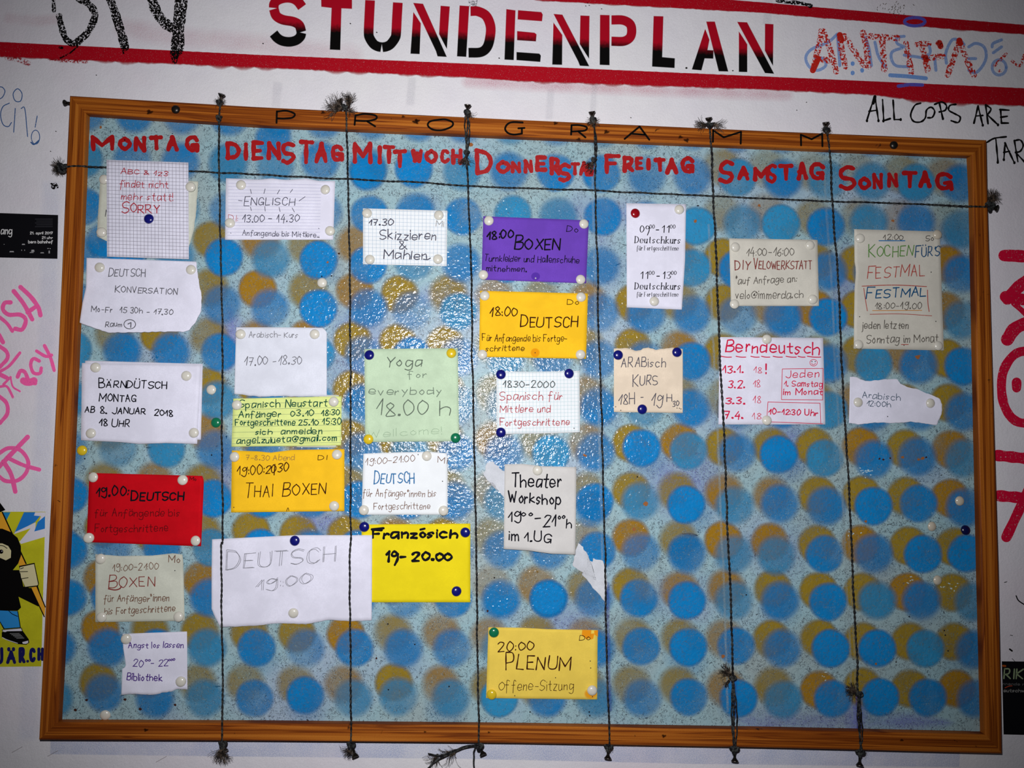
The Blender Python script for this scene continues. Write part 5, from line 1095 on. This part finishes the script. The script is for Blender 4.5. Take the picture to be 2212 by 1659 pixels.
write(o, d, M_INK, [('Berndeutsch', 1567, 759, 1770, 765, 25, 1.5, R5), ('13.1.', 1561, 806, 1605, 804, 15, 1.2, R5), ('18', 1628, 806, 1645, 806, 13, .65, R5), ('!', 1655, 808, 1657, 808, 22, 1.6, R5), ('3.2.', 1573, 838, 1608, 838, 15, 1.2, R5), ('18', 1627, 836, 1643, 836, 14, .65, R5), ('3.3.', 1567, 872, 1609, 872, 14, 1.2, R5), ('18', 1627, 870, 1643, 870, 14, .65, R5), ('7.4.', 1565, 904, 1605, 904, 14, 1.2, R5), ('18', 1625, 905, 1644, 905, 14, .65, R5),
    ('Jeden', 1697, 817, 1768, 815, 15, .85, R5), ('1. Samstag', 1694, 834, 1776, 836, 12, .9, R5), ('im Monat', 1693, 853, 1777, 852, 12, 1.0, R5), ('10-12:30 Uhr', 1661, 894, 1766, 898, 12, 1.1, R5), bern])
# ---- Sonntag column
c_ = [(1845, 495), (2030, 500), (2039, 757), (1844, 753)]
o, d, g_ = note(c_, 'warm', 'tall cream sheet with green and blue words about Sunday cooking', 0.0133, left=[(1846, 570), (1849, 580), (1848, 600), (1846, 620)], bumps=[(1846, 590, 16, .0015)])
GG = (0.10, 0.26, 0.05); BB = (0.008, 0.075, 0.19); RR = (0.42, 0.05, 0.04)
write(o, d, M_PENCIL, [('b3', '12:00', 1012, 467, 1180, 465, 45, .8, GT), ('b3', 'So', 1372, 475, 1440, 475, 48, .8, GT), ('b3', 'KOCHEN', 888, 615, 1258, 605, 92, 1.05, GG), ("FÜR'S", 1977, 555, 2030, 553, 19, 1.15, BB), ('b3', 'FESTMAL', 872, 790, 1362, 775, 88, .95, RR), ('b3', '18:00-19.00', 937, 1055, 1335, 1055, 52, .8, GT), ('b3', 'jeden letzten', 828, 1225, 1225, 1222, 62, .85, GT), ('b3', 'Sonntag im Monat', 868, 1350, 1482, 1335, 68, .85, GT)] + [
    (lambda g, p_=p_, w_=w_, c0=c0: g.stroke(Z('b3', p_), w_, c0)) for p_, w_, c0 in (([(975, 474), (1195, 474)], 1.1, (.01, .16, .42)), ([(830, 862), (1100, 852), (1380, 865)], .9, RR), ([(845, 880), (858, 970), (875, 1072)], .8, RR), ([(1388, 895), (1392, 1000), (1402, 1078)], .9, RR), ([(898, 1102), (1150, 1098), (1425, 1115)], .7, RR), ([(920, 1070), (1340, 1068)], .8, (.6, .25, .05)), ([(1165, 1360), (1225, 1360)], .8, RR))])
write(o, d, M_INK, [('b3', 'FESTMAL', 867, 965, 1370, 945, 76, 1.2, BB), lambda g: holes(g, Z('b3', [(1420, 742), (810, 1122), (1460, 1162), (1188, 1366)]))])
c_ = [(1836, 814), (2012, 853), (2024, 918), (1834, 914)]
o, d, g_ = note(c_, 'white', 'torn white paper scrap with small Arabisch at noon', 0.0135, top=[(1850, 814), (1868, 823), (1890, 822), (1912, 819), (1938, 818), (1945, 828), (1962, 836), (1985, 842)], right=[(2030, 862), (2036, 875), (2035, 893), (2029, 907)], bottom=[(1860, 917), (1890, 913), (1930, 914), (1970, 911), (2000, 915)], rag='trb', amp=1.0, bumps=[(1890, 822, 30, .002), (2034, 880, 24, .0015)])
write(o, d, M_INK, [('c3', 'Arabisch', 832, 152, 1155, 182, 55, .75, (.09, .13, .18)), ('c3', '12:00h', 868, 222, 1075, 235, 42, .75, (.09, .13, .18)), lambda g: holes(g, Z('c3', [(1048, 315)]))])
# ---- torn paper left stuck on the paint
o, d, g_ = note([(1052, 1000), (1090, 1018), (1095, 1085), (1068, 1046)], 'scrap', 'torn white paper residue stuck left of the Theater sheet', 0.0124, top=[(1066, 995), (1076, 1006)], right=[(1094, 1040)], bottom=[(1080, 1068), (1074, 1055)], left=[(1046, 1026), (1054, 1040)], rag='tlb', amp=2.4, th=.0002, cat='paper scrap', group='torn paper residue', nu=30, nv=40)
o, d, g_ = note([(1249, 1173), (1303, 1212), (1307, 1300), (1237, 1222)], 'scrap', 'torn white paper residue stuck below right of the Theater sheet', 0.0124, top=[(1258, 1181), (1267, 1193), (1270, 1210), (1279, 1214), (1283, 1204), (1292, 1210)], right=[(1310, 1240), (1312, 1265)], bottom=[(1290, 1256), (1275, 1245), (1255, 1238)], left=[(1240, 1200)], rag='tlb', amp=2.0, th=.0002, cat='paper scrap', group='torn paper residue', nu=40, nv=40)

# ================================================================ push pins
def pin_mat(name, col, rough=0.22, bump=0.0):
    m, n, l, b = newmat(name)
    z = noise_(n, l, 180, 2, 0.6); c1 = mix(n, l, ramp(n, l, z, [(.35, (.3, .3, .3)), (.6, (0, 0, 0))]), tuple(col), tuple(x * .85 for x in col))
    l.new(c1, b.inputs['Base Color']); b.inputs['Roughness'].default_value = rough; b.inputs['Coat Weight'].default_value = 0.5; b.inputs['Coat Roughness'].default_value = 0.1
    return m
PCOL = {'white': (0.68, 0.66, 0.58), 'blue': (0.006, 0.008, 0.16), 'navy': (0.003, 0.004, 0.05), 'yellow': (0.72, 0.52, 0.02), 'green': (0.006, 0.17, 0.075), 'red': (0.30, 0.002, 0.008), 'cream': (0.55, 0.50, 0.40)}
PMAT = {k_: pin_mat(k_ + '_plastic', v) for k_, v in PCOL.items()}
PMESH = {}
R0 = 10.6 * PX
def pin_mesh(cn):
    if cn in PMESH: return PMESH[cn]
    pr = [(R0 * .93, 0), (R0, 0.0003), (R0, 0.0009), (R0 * .95, 0.0015), (R0 * .86, 0.0021), (R0 * .68, 0.00275), (R0 * .45, 0.0032), (R0 * .2, 0.0034), (R0 * .03, 0.00345)]
    v, f = lathe(pr, Vector((0, 0, 0)), (0, -1, 0), 28)
    me = bpy.data.meshes.new('push_pin'); me.from_pydata([tuple(x) for x in v], [], f); me.materials.append(PMAT[cn]); me.polygons.foreach_set('use_smooth', [True] * len(f)); me.update()
    PMESH[cn] = me; return me
SH_ = {'s': 'squared sorry note', 'kv': 'torn Deutsch Konversation sheet', 'bd': 'white sheet with black marker capitals', 'rd': 'red card', 'bx': 'cream Boxen card', 'an': 'small scrap with purple ink', 'en': 'Englisch sheet', 'ak': 'pale Arabisch Kurs sheet', 'sn': 'pale yellow lined note', 'tb': 'golden Thai Boxen card',
  'dl': 'large sheet with pencilled Deutsch', 'sk': 'squared Skizzieren card', 'yo': 'green Yoga card', 'mi': 'white card with blue Deutsch', 'fr': 'bright yellow marker sheet', 'pu': 'purple card', 'dd': 'golden 18:00 Deutsch card', 'sp': 'squared card with red Spanisch', 'th': 'Theater Workshop sheet', 'pl': 'yellow Plenum card', 'dk': 'printed Deutschkurs slip', 'be': 'beige Arabisch Kurs card',
  've': 'bicycle workshop card', 'br': 'red Berndeutsch sheet', 'ko': 'tall Sunday cooking sheet', 'az': 'torn Arabisch scrap'}
tl, tr, bl, br = 'top left corner', 'top right corner', 'bottom left corner', 'bottom right corner'
PINS = [(225, 388, 'white', 'at the upper left of the cream sheet behind the sorry note', .0138), (412, 404, 'white', 'at the upper right of the cream sheet behind the sorry note'), (220, 502, 'white', 'at the lower left of the cream sheet behind the sorry note'), (322, 473, 'blue', 'in the middle of the squared sorry note'),
 (216, 578, 'white', (tl, 'kv')), (413, 583, 'white', (tr, 'kv')), (207, 794, 'white', (tl, 'bd')), (403, 812, 'white', (tr, 'bd')), (197, 936, 'white', (bl, 'bd')), (419, 935, 'white', (br, 'bd')), (202, 1031, 'white', (tl, 'rd')), (395, 1037, 'white', (tr, 'rd')), (192, 1162, 'white', (bl, 'rd')), (423, 1168, 'white', (br, 'rd')),
 (218, 1207, 'white', (tl, 'bx')), (220, 1333, 'white', (bl, 'bx')), (386, 1332, 'white', (br, 'bx')), (273, 1380, 'white', (tl, 'an')), (391, 1472, 'white', (br, 'an')), (228, 1544, 'white', 'alone on the board near its bottom left corner'), (457, 842, 'white', 'alone beside the first cord, above the green pin'), (467, 913, 'green', 'half behind the cord between the Montag and Dienstag columns'), (178, 973, 'yellow', 'alone on the board beside the left frame'),
 (521, 400, 'white', (tl, 'en')), (703, 410, 'white', (tr, 'en')), (713, 499, 'white', (br, 'en')), (497, 482, 'white', 'at the left edge of the Englisch sheet'), (696, 611, 'white', 'alone on a blue dot below the Englisch sheet'), (520, 722, 'white', (tl, 'ak')), (680, 722, 'white', (tr, 'ak')), (512, 875, 'white', (tl, 'sn')), (721, 868, 'white', (tr, 'sn')), (507, 987, 'white', (tl, 'tb')), (728, 982, 'white', (tr, 'tb')), (722, 1093, 'white', (br, 'tb')),
 (637, 1168, 'blue', 'at the top edge of the large sheet with pencilled Deutsch'), (634, 1324, 'white', 'at the bottom edge of the large sheet with pencilled Deutsch'), (793, 461, 'white', (tl, 'sk')), (948, 465, 'white', (tr, 'sk')), (799, 561, 'white', (bl, 'sk')), (946, 560, 'white', (br, 'sk')), (798, 767, 'blue', (tl, 'yo')), (975, 763, 'yellow', (tr, 'yo')), (796, 949, 'yellow', (bl, 'yo')), (984, 946, 'green', (br, 'yo')),
 (922, 985, 'white', 'at the top edge of the white card with blue Deutsch'), (786, 1102, 'white', (bl, 'mi')), (958, 1103, 'white', (br, 'mi')), (787, 1138, 'blue', (tl, 'fr')), (1005, 1150, 'blue', (tr, 'fr')), (986, 1277, 'blue', (br, 'fr')), (1056, 477, 'white', (tl, 'pu')), (1261, 484, 'white', (tr, 'pu')), (1044, 594, 'white', (bl, 'pu')), (1254, 604, 'white', (br, 'pu')),
 (1047, 639, 'white', (tl, 'dd')), (1255, 642, 'white', (tr, 'dd')), (1042, 766, 'white', (bl, 'dd')), (1254, 766, 'white', (br, 'dd')), (1082, 809, 'blue', (tl, 'sp')), (1229, 807, 'blue', (tr, 'sp')), (1082, 934, 'blue', (bl, 'sp')), (1161, 1016, 'white', 'at the top edge of the Theater Workshop sheet'), (1067, 1366, 'green', (tl, 'pl')), (1062, 1500, 'yellow', (bl, 'pl')), (1279, 1491, 'white', (br, 'pl')),
 (1372, 461, 'red', (tl, 'dk')), (1467, 453, 'white', (tr, 'dk')), (1413, 651, 'white', 'at the bottom edge of the printed Deutschkurs slip'), (1335, 767, 'blue', (tl, 'be')), (1462, 761, 'blue', (tr, 'be')), (1387, 884, 'blue', 'at the bottom edge of the beige Arabisch Kurs card'), (1588, 534, 'white', (tl, 've')), (1749, 530, 'white', (tr, 've')), (1586, 657, 'white', (bl, 've')), (1755, 647, 'white', (br, 've')),
 (1656, 733, 'white', 'at the top edge of the red Berndeutsch sheet'), (1656, 908, 'white', 'at the bottom edge of the red Berndeutsch sheet'), (1857, 515, 'white', (tl, 'ko')), (2024, 507, 'cream', (tr, 'ko')), (1854, 744, 'white', (bl, 'ko')), (2026, 747, 'white', (br, 'ko')), (1853, 869, 'white', 'at the left end of the torn Arabisch scrap'), (2009, 871, 'white', 'at the right end of the torn Arabisch scrap'),
 (2072, 1082, 'cream', 'alone, topmost of the loose pins near the right frame'), (2012, 1137, 'cream', 'alone on the board, left of the dark navy pin'), (2085, 1145, 'navy', 'alone beside the right frame'), (2024, 1253, 'cream', 'alone, lowest of the loose pins near the right frame')]
rp = random.Random(5)
for t in PINS:
    x, y, cn, wh = t[:4]; dd = t[4] if len(t) > 4 else (D_BOARD + 0.0001 if isinstance(wh, str) and 'alone' in wh or cn == 'green' and x < 500 else 0.0140)
    if cn == 'blue' and x == 322: dd = 0.0168
    if x == 412: dd = 0.0168
    if x in (637, 634): dd = 0.0146
    o = bpy.data.objects.new('push_pin', pin_mesh(cn)); C.objects.link(o); o.location = P(x, y, dd)
    o.rotation_euler = (rp.gauss(0, .07), rp.uniform(0, 6), rp.gauss(0, .07))
    s_ = wh if isinstance(wh, str) else 'at the %s of the %s' % (wh[0], SH_[wh[1]])
    tag(o, ('dark navy' if cn == 'navy' else cn) + ' round pin ' + s_, 'push pin', 'push pins on the board')
